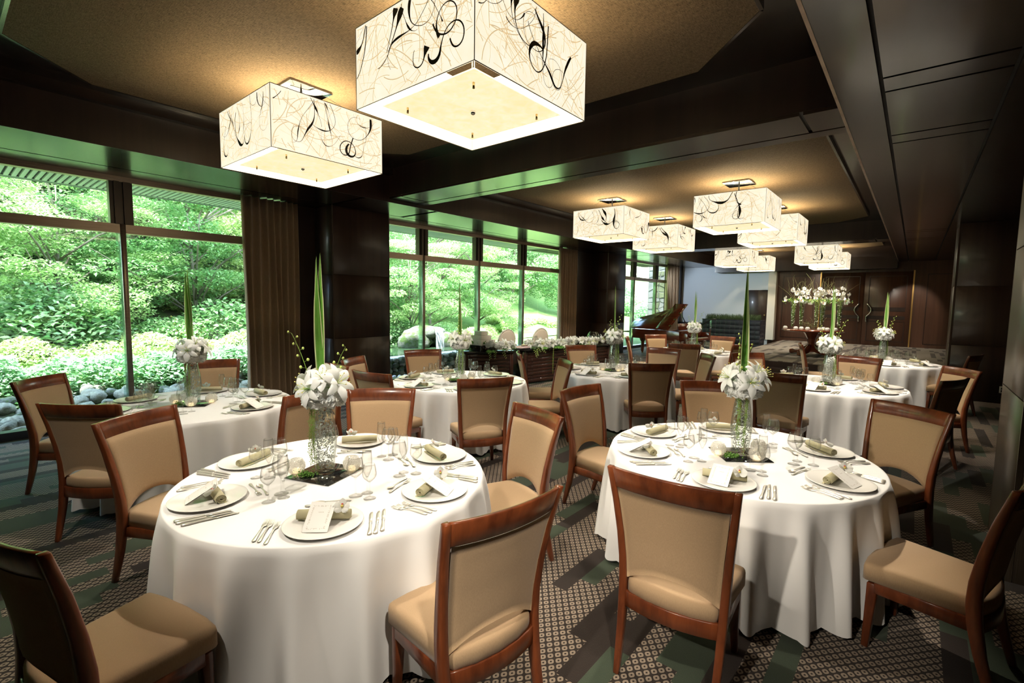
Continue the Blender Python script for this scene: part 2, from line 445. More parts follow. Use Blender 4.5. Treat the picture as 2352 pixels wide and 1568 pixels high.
# ------------------------------------------------------------------ geometry helpers
class MB:
    def __init__(s):
        s.v, s.f, s.m, s.sm = [], [], [], []
    def add(s, vs, fs, mat=0, smooth=False):
        b = len(s.v)
        s.v.extend(tuple(p) for p in vs)
        for q in fs:
            s.f.append(tuple(b + i for i in q)); s.m.append(mat); s.sm.append(smooth)
        return s
    def box(s, x0, x1, y0, y1, z0, z1, mat=0):
        return s.add([(x0, y0, z0), (x1, y0, z0), (x1, y1, z0), (x0, y1, z0), (x0, y0, z1), (x1, y0, z1), (x1, y1, z1), (x0, y1, z1)],
              [(0, 3, 2, 1), (4, 5, 6, 7), (0, 1, 5, 4), (1, 2, 6, 5), (2, 3, 7, 6), (3, 0, 4, 7)], mat)
    def obox(s, mw, hx, hy, hz, mat=0):
        vs = [mw @ Vector((x, y, z)) for z in (-hz, hz) for x, y in ((-hx, -hy), (hx, -hy), (hx, hy), (-hx, hy))]
        return s.add(vs, [(0, 3, 2, 1), (4, 5, 6, 7), (0, 1, 5, 4), (1, 2, 6, 5), (2, 3, 7, 6), (3, 0, 4, 7)], mat)
    def prism(s, poly, z0, z1, mat=0):
        n = len(poly)
        vs = [(x, y, z0) for x, y in poly] + [(x, y, z1) for x, y in poly]
        fs = [tuple(range(n - 1, -1, -1)), tuple(range(n, 2 * n))] + [(i, (i + 1) % n, n + (i + 1) % n, n + i) for i in range(n)]
        return s.add(vs, fs, mat)
    def lathe(s, prof, n=20, mat=0, smooth=True, c=(0, 0, 0), closed=False):
        vs, fs = [], []
        for r, z in prof:
            for k in range(n):
                a = 2 * pi * k / n
                vs.append((c[0] + r * cos(a), c[1] + r * sin(a), c[2] + z))
        for j in range(len(prof) - 1):
            for k in range(n):
                k2 = (k + 1) % n
                fs.append((j * n + k, j * n + k2, (j + 1) * n + k2, (j + 1) * n + k))
        if prof[0][0] > 1e-5: fs.append(tuple(range(n - 1, -1, -1)))
        if prof[-1][0] > 1e-5 and not closed: fs.append(tuple((len(prof) - 1) * n + k for k in range(n)))
        return s.add(vs, fs, mat, smooth)
    def tube(s, path, r, n=6, mat=0, cap=True, smooth=True):
        P = [Vector(p) for p in path]
        R = r if isinstance(r, (list, tuple)) else [r] * len(P)
        vs, fs = [], []
        up = Vector((0.13, 0.21, 0.97))
        for i, p in enumerate(P):
            t = (P[min(i + 1, len(P) - 1)] - P[max(i - 1, 0)])
            if t.length < 1e-9: t = Vector((0, 0, 1))
            t.normalize()
            a = t.cross(up)
            if a.length < 0.05: a = t.cross(Vector((1, 0, 0)))
            a.normalize()
            b = t.cross(a)
            for k in range(n):
                q = 2 * pi * k / n
                vs.append(p + (a * cos(q) + b * sin(q)) * R[i])
        for i in range(len(P) - 1):
            for k in range(n):
                k2 = (k + 1) % n
                fs.append((i * n + k, i * n + k2, (i + 1) * n + k2, (i + 1) * n + k))
        if cap:
            fs.append(tuple(range(n - 1, -1, -1)))
            fs.append(tuple((len(P) - 1) * n + k for k in range(n)))
        return s.add(vs, fs, mat, smooth)
    def sweep(s, secs, mat=0, cap=True, smooth=False):
        # secs: list of equal-length vertex loops
        n = len(secs[0])
        vs = [p for q in secs for p in q]
        fs = [(i * n + k, i * n + (k + 1) % n, (i + 1) * n + (k + 1) % n, (i + 1) * n + k) for i in range(len(secs) - 1) for k in range(n)]
        if cap:
            fs.append(tuple(range(n - 1, -1, -1)))
            fs.append(tuple((len(secs) - 1) * n + k for k in range(n)))
        return s.add(vs, fs, mat, smooth)
    def grid(s, fn, nu, nv, mat=0, smooth=True):
        vs = [fn(i / nu, j / nv) for j in range(nv + 1) for i in range(nu + 1)]
        fs = [(j * (nu + 1) + i, j * (nu + 1) + i + 1, (j + 1) * (nu + 1) + i + 1, (j + 1) * (nu + 1) + i) for j in range(nv) for i in range(nu)]
        return s.add(vs, fs, mat, smooth)
    def ball(s, c, r, nu=8, nv=5, mat=0, sz=1.0):
        prof = [(r * sin(pi * j / nv), -r * sz * cos(pi * j / nv)) for j in range(nv + 1)]
        prof[0] = (1e-6, prof[0][1]); prof[-1] = (1e-6, prof[-1][1])
        return s.lathe(prof, nu, mat, True, c)
    def mesh(s, name, mats):
        me = bpy.data.meshes.new(name)
        me.from_pydata(s.v, [], s.f)
        for x in (mats if isinstance(mats, (list, tuple)) else [mats]):
            me.materials.append(M[x])
        me.polygons.foreach_set('material_index', s.m)
        me.polygons.foreach_set('use_smooth', s.sm)
        me.update()
        return me

def bev(me, w, seg=2, ang=30):
    bm = bmesh.new(); bm.from_mesh(me)
    es = [e for e in bm.edges if len(e.link_faces) == 2 and e.calc_face_angle(0) > radians(ang)]
    bmesh.ops.bevel(bm, geom=es, offset=w, segments=seg, affect='EDGES', profile=0.5, clamp_overlap=True)
    for f in bm.faces: f.smooth = True
    bm.to_mesh(me); bm.free()
    return me

def ob(name, me, parent=None, loc=None, rot=None, scale=None):
    o = bpy.data.objects.new(name, me)
    COL.objects.link(o)
    if parent is not None: o.parent = parent
    if loc is not None: o.location = loc
    if rot is not None: o.rotation_euler = rot
    if scale is not None: o.scale = scale if isinstance(scale, (tuple, list)) else (scale,) * 3
    return o

def tag(o, label=None, cat=None, group=None, kind=None):
    if label: o['label'] = label
    if cat: o['category'] = cat
    if group: o['group'] = group
    if kind: o['kind'] = kind
    return o

def thing(name, label, cat, loc=(0, 0, 0), rz=0.0, group=None):
    o = bpy.data.objects.new(name, None)
    COL.objects.link(o)
    o.empty_display_size = 0.1
    o.location = loc
    o.rotation_euler = (0, 0, rz)
    return tag(o, label, cat, group)

def struct(name, me, label, cat, parent=None):
    return tag(ob(name, me, parent), label, cat if parent is None else None, None, 'structure')

def kids(o):
    return list(KIDS.get(o.name, []))
KIDS = {}
def part(name, me, parent, loc=None, rot=None, scale=None, label=None):
    o = ob(name, me, parent, loc, rot, scale)
    KIDS.setdefault(parent.name, []).append(o)
    if label: o['label'] = label
    return o

def dup(root, loc, rz=None, label=None, group=None, rot=None, scale=None):
    r = root.copy(); COL.objects.link(r)
    r.location = loc
    if rz is not None: r.rotation_euler = (0, 0, rz)
    if rot is not None: r.rotation_euler = rot
    if scale is not None: r.scale = (scale,) * 3
    if label: r['label'] = label
    if group: r['group'] = group
    for ch in kids(root):
        c = ch.copy(); COL.objects.link(c); c.parent = r
        KIDS.setdefault(r.name, []).append(c)
        for gch in kids(ch):
            d = gch.copy(); COL.objects.link(d); d.parent = c
    return r

class Proto:
    """places the first thing itself, then copies of it"""
    def __init__(s, root): s.root, s.used = root, False
    def put(s, loc, rz=None, label=None, group=None, rot=None, scale=None):
        if not s.used:
            s.used = True
            r = s.root
            r.location = loc
            if rz is not None: r.rotation_euler = (0, 0, rz)
            if rot is not None: r.rotation_euler = rot
            if scale is not None: r.scale = (scale,) * 3
            if label: r['label'] = label
            if group: r['group'] = group
            return r
        return dup(s.root, loc, rz, label, group, rot, scale)

def boxmesh(name, mat, *dims):
    mb = MB()
    for d in dims: mb.box(*d)
    return mb.mesh(name, mat)
# ------------------------------------------------------------------ room shell
XW, XF, XR0 = -7.95, -6.45, -0.54          # window plane, inner edge of window soffit, edge of right soffit
YB, Y0, ZS, ZB = 21.2, -3.5, 3.20, 3.25    # back wall, wall behind the camera, soffit height, beam height
ZC = 3.65
struct('floor', boxmesh('floor', 'carpet', (XW - 0.05, 2.2, Y0, YB, -0.2, 0.0)), 'brown patterned carpet with diamond rings and green bars', 'floor')
# raised stage in the back right with one step
st = struct('floor_stage', boxmesh('floor_stage', ['carpet_brightly_lit'], (-3.9, 2.2, 13.30, YB, 0.0, 0.30)), 'low raised stage with the hall carpet painted brightly lit before the doors', 'stage')
struct('riser', boxmesh('riser', 'panel_wood', (-3.9, 2.2, 13.28, 13.30, 0.0, 0.285)), None, None, st)
struct('step', boxmesh('step', 'panel_wood', (-3.9, 2.2, 12.95, 13.27, 0.0, 0.15)), None, None, st)

# walls out of sight keep the room closed
struct('wall_rear', boxmesh('wall_rear', 'panel_wood', (XW, 2.2, Y0 - 0.2, Y0, 0, 3.9)), 'dark wood wall behind the viewer', 'wall')
wr = struct('wall_right', boxmesh('wall_right', 'panel_wood', (2.2, 2.4, Y0, YB, 0, 3.9)), 'dark wood wall along the right side', 'wall')

# roof slab and coffer ceilings
struct('ceiling', boxmesh('ceiling', 'soffit_wood', (XW - 0.15, 2.4, Y0, YB + 0.2, 3.70, 3.95)), 'dark ceiling inside the coffers', 'ceiling')
def fabric_panel(name, x0, x1, y0, y1, ch, label):
    poly = [(x0 + ch, y0), (x1 - ch, y0), (x1, y0 + ch), (x1, y1 - ch), (x1 - ch, y1), (x0 + ch, y1), (x0, y1 - ch), (x0, y0 + ch)]
    mb = MB().prism(poly, ZC, ZC + 0.045)
    o = struct(name, mb.mesh(name, 'ceiling_fabric'), label, 'ceiling panel')
    # thin dark trim round the panel
    mb = MB()
    for i in range(8):
        a, b = Vector(poly[i]), Vector(poly[(i + 1) % 8])
        d = (b - a).normalized(); nrm = Vector((d.y, -d.x)) * 0.025
        mb.prism([tuple(a), tuple(b), tuple(b + nrm), tuple(a + nrm)], ZC - 0.004, ZC + 0.045)
    struct('trim', mb.mesh('trim', 'soffit_wood'), None, None, o)
fabric_panel('ceiling_fabric_1', -6.05, -0.93, 0.45, 4.27, 0.62, 'chamfered brown fabric ceiling panel above the foreground tables')
fabric_panel('ceiling_fabric_2', -6.05, -0.93, 5.78, 13.9, 0.62, 'chamfered brown fabric ceiling panel above the middle tables')
fabric_panel('ceiling_fabric_3', -6.05, -0.93, 15.4, 20.5, 0.62, 'brown fabric ceiling panel over the stage end')

def soffit(name, x0, x1, y0, y1, z, boards, label):
    """box with a skin of boards under it; the gaps between boards are the dark slots"""
    o = struct(name, boxmesh(name, 'dark_gap', (x0, x1, y0, y1, z + 0.03, 3.72)), label, 'soffit')
    for (a, b, c, d) in boards:
        struct('board', boxmesh('board', 'soffit_wood', (a, b, c, d, z, z + 0.029)), None, None, o)
    return o
# window soffit: strip at the window, slot, wide field, fascia
bd = [(XW, -7.44, Y0, YB)]
for (a, b) in ((Y0, 4.2), (4.28, 5.62), (5.7, 13.4), (13.48, 14.8), (14.88, YB)):
    bd.append((-7.41, XF, a, b))
so = soffit('ceiling_soffit_window', XW, XF, Y0, YB, ZS, bd, 'dark wood soffit along the windows with thin slots')
struct('fascia', boxmesh('fascia', 'panel_wood', (XF, XF + 0.012, Y0, YB, ZS, 3.70)), None, None, so)
struct('cornice', boxmesh('cornice', 'soffit_wood', (XF + 0.012, XF + 0.10, Y0, YB, 3.60, 3.70)), None, None, so)
bd = [(XR0, -0.29, Y0, YB), (0.40, 2.2, Y0, YB)]
ys = [Y0, 1.2, 4.11, 4.14, 4.38, 4.41, 5.52, 5.55, 5.79, 5.82, 12.6, 12.63, 12.9, 12.93, 14.1, 14.13, 14.4, 14.43, YB]
for a, b in ((Y0, 4.11), (4.14, 4.38), (4.41, 5.52), (5.55, 5.79), (5.82, 12.62), (12.65, 12.9), (12.93, 14.1), (14.13, 14.4), (14.43, YB)):
    bd.append((-0.265, 0.375, a, b))
sr = soffit('ceiling_soffit_right', XR0, 2.2, Y0, YB, ZS, bd, 'dark wood soffit on the right with recessed slots')
struct('fascia', boxmesh('fascia', 'panel_wood', (XR0 - 0.012, XR0, Y0, YB, ZS, 3.70)), None, None, sr)
struct('edge_strip', boxmesh('edge_strip', 'bronze_metal', (XR0 - 0.016, XR0 + 0.004, Y0, YB, ZS - 0.004, ZS + 0.012)), None, None, sr)

def beam(name, y0, y1, label):
    x0, x1 = XF + 0.012, XR0 - 0.016
    o = struct(name, boxmesh(name, 'panel_wood', (x0, x1, y0, y1, ZB + 0.03, 3.70)), label, 'beam')
    yg = y1 - 0.19
    for d in ((x0, x1, yg + 0.03, y1), (x0, x0 + 0.29, y0, yg), (x0 + 0.32, x1 - 0.29, y0, yg), (x1 - 0.26, x1, y0, yg)):
        struct('board', boxmesh('board', 'beam_wood', (*d, ZB, ZB + 0.029)), None, None, o)
beam('ceiling_beam_1', 4.68, 5.37, 'dark wood ceiling beam between the foreground and middle lamps')
beam('ceiling_beam_2', 14.35, 15.0, 'dark wood ceiling beam between middle and far lamps')
beam('ceiling_beam_3', -0.62, 0.03, 'dark wood ceiling beam right above the viewer')
struct('ceiling_beam_4', boxmesh('ceiling_beam_4', 'panel_wood', (XF + 0.012, XR0 - 0.016, 20.7, YB, ZS - 0.25, 3.7)), 'dark wood beam along the back wall', 'beam')

# ------------------------------------------------------------------ window wall
def wallbox(name, label, *d):
    return struct(name, boxmesh(name, 'panel_wood', *d), label, 'wall')
wallbox('wall_left_1', 'dark wall strip between the first curtain and pillar', (XW - 0.15, XW, 3.75, 5.5, 0, 3.5))
wallbox('wall_left_2', 'dark wall strip between the second curtain and pillar', (XW - 0.15, XW, 12.2, 14.95, 0, 3.5))
wallbox('wall_left_3', 'dark wall strip behind the farthest curtain', (XW - 0.15, XW, 19.6, YB, 0, 3.5))
wallbox('wall_left_4', 'dark wall behind the viewer beside the windows', (XW - 0.15, XW, Y0, -1.85, 0, 3.5))
wallbox('wall_left_5', 'dark lintel above the windows', (XW - 0.2, XW, Y0, YB, ZS, 3.95))

def window(name, y0, y1, mull, label):
    w = tag(thing(name, label, 'window'), kind='structure')
    fr = MB()
    fr.box(XW - 0.10, XW + 0.03, y0, y1, 3.165, ZS)            # head
    fr.box(XW - 0.10, XW + 0.015, y0, y1, 3.135, 3.165)
    struct('head_frame', fr.mesh('head_frame', 'bronze_metal'), None, None, w)
    struct('sill', boxmesh('sill', 'sill_dark', (XW - 0.10, XW + 0.05, y0, y1, 0.0, 0.095)), None, None, w)
    ys = [y0] + list(mull) + [y1]
    for i in range(len(ys) - 1):
        a, b = ys[i], ys[i + 1]
        struct('transom', boxmesh('transom', 'bronze_metal', (XW - 0.10, XW + 0.03, a + (0.03 if i else 0), b - (0.03 if i < len(ys) - 2 else 0), 2.485, 2.60)), None, None, w)
        struct('pane', boxmesh('pane', 'window_glass', (XW - 0.03, XW - 0.022, a, b, 0.095, 2.485)), None, None, w)
        struct('pane', boxmesh('pane', 'window_glass', (XW - 0.03, XW - 0.022, a, b, 2.60, 3.135)), None, None, w)
    for y in mull:
        struct('mullion', bev(boxmesh('mullion', 'bronze_metal', (XW - 0.10, XW + 0.035, y - 0.03, y + 0.03, 0.095, 2.60)), 0.004, 1), None, None, w)
        struct('glass_fin', boxmesh('glass_fin', 'glass_edge', (XW - 0.10, XW + 0.02, y - 0.055, y - 0.0305, 0.095, 2.485)), None, None, w)
        mb = MB()
        mb.box(XW - 0.10, XW + 0.02, y - 0.12, y + 0.12, 2.60, 3.135)
        mb.box(XW + 0.02, XW + 0.05, y - 0.075, y - 0.02, 2.60, 3.135)
        mb.box(XW + 0.02, XW + 0.05, y + 0.02, y + 0.095, 2.60, 3.135)
        struct('vent_post', mb.mesh('vent_post', 'bronze_dark'), None, None, w)
    for y in (y0, y1):
        struct('jamb', boxmesh('jamb', 'bronze_metal', (XW - 0.10, XW + 0.03, y - 0.04, y + 0.04, 0.0, 3.135)), None, None, w)
    return w
window('window_1', -1.85, 3.35, [-0.04, 1.63], 'large window with garden view at the left')
window('window_2', 5.0, 11.75, [6.61, 8.28, 9.95], 'window band looking at the waterfall')
window('window_3', 14.9, 19.6, [16.45, 18.4], 'far window beside the grand piano')

# pillars with panels and narrow joints
def pillar(name, x0, x1, y0, y1, mat, seams, label, gap=0.006):
    o = tag(thing(name, label, 'pillar'), kind='structure')
    struct('core', boxmesh('core', 'dark_gap', (x0 + 0.02, x1 - 0.02, y0 + 0.02, y1 - 0.02, 0, 3.5)), None, None, o)
    zs = [0.0] + seams + [ZS]
    for i in range(len(zs) - 1):
        a, b = zs[i] + (gap / 2 if i else 0), zs[i + 1] - gap / 2
        struct('panel', bev(boxmesh('panel', mat, (x0, x0 + 0.018, y0 + 0.02, y1 - 0.02, a, b)), 0.002, 1), None, None, o)
        struct('panel', bev(boxmesh('panel', mat, (x1 - 0.018, x1, y0 + 0.02, y1 - 0.02, a, b)), 0.002, 1), None, None, o)
        struct('panel', bev(boxmesh('panel', mat, (x0 + 0.03, x1 - 0.03, y0, y0 + 0.018, a, b)), 0.002, 1), None, None, o)
        struct('panel', bev(boxmesh('panel', mat, (x0 + 0.03, x1 - 0.03, y1 - 0.018, y1, a, b)), 0.002, 1), None, None, o)
    for (a, b) in ((x0, y0), (x1 - 0.028, y0), (x0, y1 - 0.018), (x1 - 0.028, y1 - 0.018)):
        struct('corner_post', boxmesh('corner_post', mat, (a, a + 0.028, b, b + 0.018, 0, ZS)), None, None, o)
    return o
pillar('pillar_1', -8.0, -7.40, 4.25, 5.37, 'pillar_wood', [1.01, 2.08], 'dark wood pillar beside the first curtain')
pillar('pillar_2', -8.0, -7.40, 13.49, 14.69, 'pillar_wood', [1.01, 2.08], 'dark wood pillar left of the far window')
pillar('pillar_3', 0.54, 1.70, 4.19, 5.12, 'pillar_metal', [1.13, 2.12], 'brushed bronze pillar at the right edge')
p4 = pillar('pillar_4', 0.52, 1.72, 12.0, 12.95, 'pillar_wood', [1.0, 2.07], 'dark wood pillar at the right beyond the tables')
struct('wall_right_infill', boxmesh('wall_right_infill', 'panel_wood', (1.70, 2.2, 12.6, 12.9, 0, 3.3)), 'dark wall right of the far pillar', 'wall')

# curtains
def curtain(y0, y1, label):
    n = 150
    mb = MB()
    def fn(u, v):
        y = y0 + (y1 - y0) * u
        k = (y1 - y0) / 0.105
        x = -7.78 + 0.062 * sin(2 * pi * k * u + 0.8 * sin(9 * u)) * (0.75 + 0.25 * (1 - v)) + 0.012 * sin(23 * u + 3 * v)
        return (x, y + 0.01 * sin(5 * v + 11 * u), 0.015 + 3.175 * v)
    mb.grid(fn, n, 14)
    me = mb.mesh('curtain', 'curtain_fabric')
    o = ob('curtain', me)
    sol = o.modifiers.new('solid', 'SOLIDIFY'); sol.thickness = 0.004
    tag(o, label, 'curtain', 'brown curtains drawn open beside the windows')
curtain(3.02, 3.86, 'brown pleated curtain at the left garden window')
curtain(11.40, 12.32, 'brown pleated curtain right of the waterfall window')
curtain(19.10, 20.35, 'brown pleated curtain beside the grey back wall')

# ------------------------------------------------------------------ back wall
struct('wall_back', boxmesh('wall_back', 'grey_wall_paint', (XW, -4.45, YB, YB + 0.2, 0, 3.7)), 'pale blue-grey back wall behind the piano', 'wall')
struct('wall_back_wood', boxmesh('wall_back_wood', 'door_wood', (-4.45, 2.2, YB, YB + 0.2, 0, 3.7)), 'dark wood back wall round the double doors', 'wall')
struct('trim_1', boxmesh('trim_1', 'black_metal', (XW, -5.3, YB - 0.25, YB, 0, 0.86)), 'low dark ledge along the grey wall', 'ledge')
struct('trim_2', boxmesh('trim_2', 'white_paint', (-4.46, -4.19, YB - 0.30, YB, 0.3, 2.95)), 'narrow cream pilaster beside the dark door', 'trim')
struct('trim_3', boxmesh('trim_3', 'grey_wall_paint', (-4.72, -4.47, YB - 0.12, YB, 2.25, 2.95)), 'blue-grey strip above the dark door', 'trim')
d1 = struct('door_1', bev(boxmesh('door_1', 'panel_wood', (-5.25, -4.47, YB - 0.06, YB, 0.3, 2.24)), 0.006, 1), 'plain dark door in the grey wall', 'door')
struct('door_knob', MB().ball((-4.58, YB - 0.10, 1.25), 0.035).mesh('door_knob', 'brass'), None, None, d1)
# double doors
def dleaf(name, x0, x1, hs, label):
    y = YB - 0.05
    o = struct(name, bev(boxmesh(name, 'door_wood', (x0 + 0.004, x1 - 0.004, y, YB, 0.305, 2.86)), 0.004, 1), label, 'door')
    def mould(a, b, c, d):
        mb = MB()
        for q in ((a, b, c, c + 0.018), (a, b, d - 0.018, d), (a, a + 0.018, c, d), (b - 0.018, b, c, d)):
            mb.box(q[0], q[1], y - 0.012, y, q[2], q[3])
        struct('moulding', mb.mesh('moulding', 'panel_wood'), None, None, o)
    mould(x0 + 0.13, x1 - 0.13, 1.62, 2.72)
    mould(x0 + 0.13, x1 - 0.13, 0.45, 1.16)
    for z in (1.22, 1.50):
        struct('cross_band', boxmesh('cross_band', 'panel_wood', (x0 + 0.13, x1 - 0.13, y - 0.01, y, z, z + 0.12)), None, None, o)
    # S-shaped pull
    xc = x1 - 0.09 if hs > 0 else x0 + 0.09
    pts = []
    for i in range(25):
        t = i / 24
        off = 0.02 + 0.13 * max(0.0, sin(pi * min(1, max(0, (t - 0.30) / 0.70)))) ** 0.9
        pts.append((xc - hs * off, y - 0.06 - 0.01 * sin(pi * t), 1.13 + 0.62 * t))
    pts = [(pts[0][0], y, pts[0][2])] + pts + [(pts[-1][0], y, pts[-1][2])]
    struct('door_handle', MB().tube(pts, 0.024, 8).mesh('door_handle', 'steel'), None, None, o)
dleaf('door_2', -2.73, -1.43, 1, 'left leaf of the dark wooden double doors')
dd = dleaf('door_3', -1.43, -0.13, -1, 'right leaf of the dark wooden double doors')
for i, x in enumerate((-2.76, -0.10)):
    struct('trim_%d' % (4 + i), boxmesh('trim_gold', 'gold_strip', (x - 0.02, x + 0.02, YB - 0.03, YB, 0.3, 2.9)),
           ('thin gold strip left of the double doors', 'thin gold strip right of the double doors')[i], 'trim')
mb = MB()
for (a, b) in ((-4.0, -2.95), (0.25, 1.7)):
    for q in ((a, b, 0.42, 0.438), (a, b, 2.75, 2.768), (a, a + 0.018, 0.42, 2.768), (b - 0.018, b, 0.42, 2.768)):
        mb.box(q[0], q[1], YB - 0.012, YB, q[2], q[3])
struct('trim_6', mb.mesh('trim_6', 'panel_wood'), 'thin panel mouldings on the wooden back wall', 'moulding')
# socket on the far pillar
o = thing('wall_socket', 'white wall socket low on the dark right pillar', 'socket', (1.27, 11.998, 0.25))
part('plate', bev(boxmesh('plate', 'plastic_white', (-0.04, 0.04, -0.010, 0.0, -0.06, 0.06)), 0.003, 1), o)
part('outlet', boxmesh('outlet', 'black_metal', (-0.02, 0.02, -0.013, -0.010, -0.04, -0.005), (-0.02, 0.02, -0.013, -0.010, 0.005, 0.04)), o)
# ------------------------------------------------------------------ square pendant lamps
LS, LH, LZ = 0.53, 0.50, 2.91
def strokes(seed, W, H, dark):
    """random curling strokes on one shade side, as flat ribbons; returns (verts, faces)"""
    rn = random.Random(seed)
    out = []
    vs, fs = [], []
    def ribbon(pts, wid):
        nonlocal vs, fs
        if dark:
            vs, fs = [], []
            out.append((vs, fs))
        b = len(vs)
        n = len(pts)
        for i, (x, z) in enumerate(pts):
            x2, z2 = pts[min(i + 1, n - 1)]; x1, z1 = pts[max(i - 1, 0)]
            dx, dz = x2 - x1, z2 - z1
            l = hypot(dx, dz) or 1
            w = wid[i] * 0.5
            for s in (-1, 1):
                vs.append((min(W, max(-W, x - s * dz / l * w)), min(H, max(0, z + s * dx / l * w))))
        for i in range(n - 1):
            fs.append((b + 2 * i, b + 2 * i + 1, b + 2 * i + 3, b + 2 * i + 2))
    if dark:
        for k in range(12):
            x, z = rn.uniform(-W, W), H - rn.uniform(0, 0.04) if k < 9 else rn.uniform(0.15, H)
            a = -pi / 2 + rn.uniform(-0.7, 0.7)
            da = rn.uniform(-2, 2)
            L = rn.uniform(0.25, 0.8)
            n = int(L / 0.015)
            w0 = rn.choice((0.006, 0.008, 0.011, 0.013, 0.026))
            fat = rn.uniform(0, 1)
            pts, wd = [], []
            for i in range(n):
                pts.append((x, z))
                t = i / n
                wd.append(w0 * (0.40 + 1.6 * math.exp(-((t - fat) / 0.12) ** 2)) * (1 - 0.6 * t))
                da += rn.uniform(-2.2, 2.2)
                da = max(-9, min(9, da))
                if z < 0.12: da = (abs(da) + 5) * (1 if cos(a) > 0 else -1)
                a += da * 0.015 * 1.5
                x += cos(a) * 0.015; z += sin(a) * 0.015
                if abs(x) > W or z > H or z < 0.01: break
            if len(pts) > 4: ribbon(pts, wd)
    else:
        for k in range(150):
            x, z = rn.uniform(-W, W), rn.uniform(0, H)
            a = rn.uniform(0, 2 * pi)
            c = rn.uniform(-5, 5)
            L = rn.uniform(0.10, 0.38)
            n = int(L / 0.025) + 2
            w0 = rn.choice((0.002, 0.003, 0.004, 0.006))
            pts = []
            for i in range(n):
                pts.append((x, z))
                a += c * 0.025
                x += cos(a) * 0.025; z += sin(a) * 0.025
                if abs(x) > W or z > H or z < 0: break
            if len(pts) > 2: ribbon(pts, [w0] * len(pts))
    return out if dark else [(vs, fs)]

def side_meshes(seed):
    W, H = LS - 0.008, LH - 0.012
    out = []
    for dark in (False, True):
        ms = []
        for q, (v, f) in enumerate(strokes(seed * 2 + dark, W, H, dark)):
            y = -0.0022 - 0.0004 * q if dark else -0.0012
            mb = MB(); mb.add([(x, y, z + 0.006) for x, z in v], f)
            ms.append(mb.mesh('strand', 'fibre_black' if dark else 'fibre_tan'))
        out.append(ms)
    return out

def make_lamp(seed):
    L = thing('pendant_lamp', 'lamp', 'lamp')
    paper = MB(); paper.add([(-LS, 0, 0), (LS, 0, 0), (LS, 0, LH), (-LS, 0, LH)], [(0, 1, 2, 3)], 0)
    paper.add([(-LS + 0.01, 0.006, 0), (LS - 0.01, 0.006, 0), (LS - 0.01, 0.006, LH), (-LS + 0.01, 0.006, LH)], [(3, 2, 1, 0)], 1)
    pm = paper.mesh('shade_side', ['shade_paper', 'shade_inner'])
    for k in range(4):
        a = k * pi / 2
        off = Matrix.Rotation(a, 4, 'Z') @ Vector((0, -LS, 0))
        s = part('shade_side', pm, L, (off.x, off.y, 0), (0, 0, a))
        t, d = side_meshes(seed * 10 + k)
        for i, me in enumerate(t + d):
            o = ob('strand' if i else 'paper_fibre', me, s)
            if i == 0: tag(o, 'tan paper fibres', kind='stuff')
            KIDS.setdefault(s.name, []).append(o)
    mb = MB()
    for z in (0.0, LH):
        for a, b in (((-LS, -LS), (LS, -LS)), ((LS, -LS), (LS, LS)), ((LS, LS), (-LS, LS)), ((-LS, LS), (-LS, -LS))):
            mb.tube([(a[0], a[1], z), (b[0], b[1], z)], 0.0032, 4)
    for a in ((-LS, -LS), (LS, -LS), (LS, LS), (-LS, LS)):
        mb.tube([(a[0], a[1], 0), (a[0], a[1], LH)], 0.0026, 4)
    part('rim', mb.mesh('rim', 'shade_rim'), L)
    part('diffuser', boxmesh('diffuser', 'shade_diffuser', (-0.415, 0.415, -0.415, 0.415, 0.030, 0.038)), L, label='pale mottled diffuser panel')
    for x, y in ((-0.3, -0.3), (0.3, -0.3), (0.3, 0.3), (-0.3, 0.3)):
        part('stud', MB().lathe([(0.007, -0.025), (0.007, 0.03)], 8).mesh('stud', 'brass'), L, (x, y, 0.02))
    part('knob', MB().ball((0, 0, 0.022), 0.02).mesh('knob', 'chrome'), L)
    zt = ZC - LZ
    part('canopy', bev(boxmesh('canopy', 'chrome', (-0.205, 0.205, -0.205, 0.205, zt - 0.022, zt - 0.001)), 0.002, 1), L, label='square chrome ceiling canopy')
    for x, y in ((-1, -1), (1, -1), (1, 1), (-1, 1)):
        part('cable', MB().tube([(x * 0.13, y * 0.13, zt - 0.02), (x * (LS - 0.10), y * (LS - 0.10), LH - 0.02), (x * LS, y * LS, LH - 0.02)], 0.0018, 4).mesh('cable', 'black_metal'), L)
    part('rod', MB().tube([(0, 0, 0.04), (0, 0, zt - 0.02)], 0.011, 8).mesh('rod', 'black_metal'), L)
    for x, y in ((-0.17, -0.17), (0.17, 0.17)):
        b = MB().ball((x, y, 0.30), 0.035, 8, 6).mesh('bulb', 'candle_wax')
        part('bulb', b, L)
    return L
LX = (-4.62, -2.33)
LAMPS = [(LX[0], 2.36, 'square paper pendant lamp with black squiggles, left of the two nearest'),
         (LX[1], 2.36, 'largest square paper pendant lamp, cut by the top of the frame'),
         (LX[0], 8.5, 'left lamp of the front row of four middle lamps'),
         (LX[1], 8.5, 'right lamp of the front row of four middle lamps'),
         (LX[0], 11.05, 'left lamp of the second row of four middle lamps'),
         (LX[1], 11.05, 'right lamp of the second row of four middle lamps'),
         (LX[0], 17.0, 'left front lamp of the four farthest pendant lamps'),
         (LX[1], 17.0, 'right front lamp of the four farthest pendant lamps'),
         (LX[0], 19.55, 'left back lamp of the four farthest pendant lamps'),
         (LX[1], 19.55, 'right back lamp of the four farthest pendant lamps')]
LP = [Proto(make_lamp(k)) for k in (3, 8, 5)]
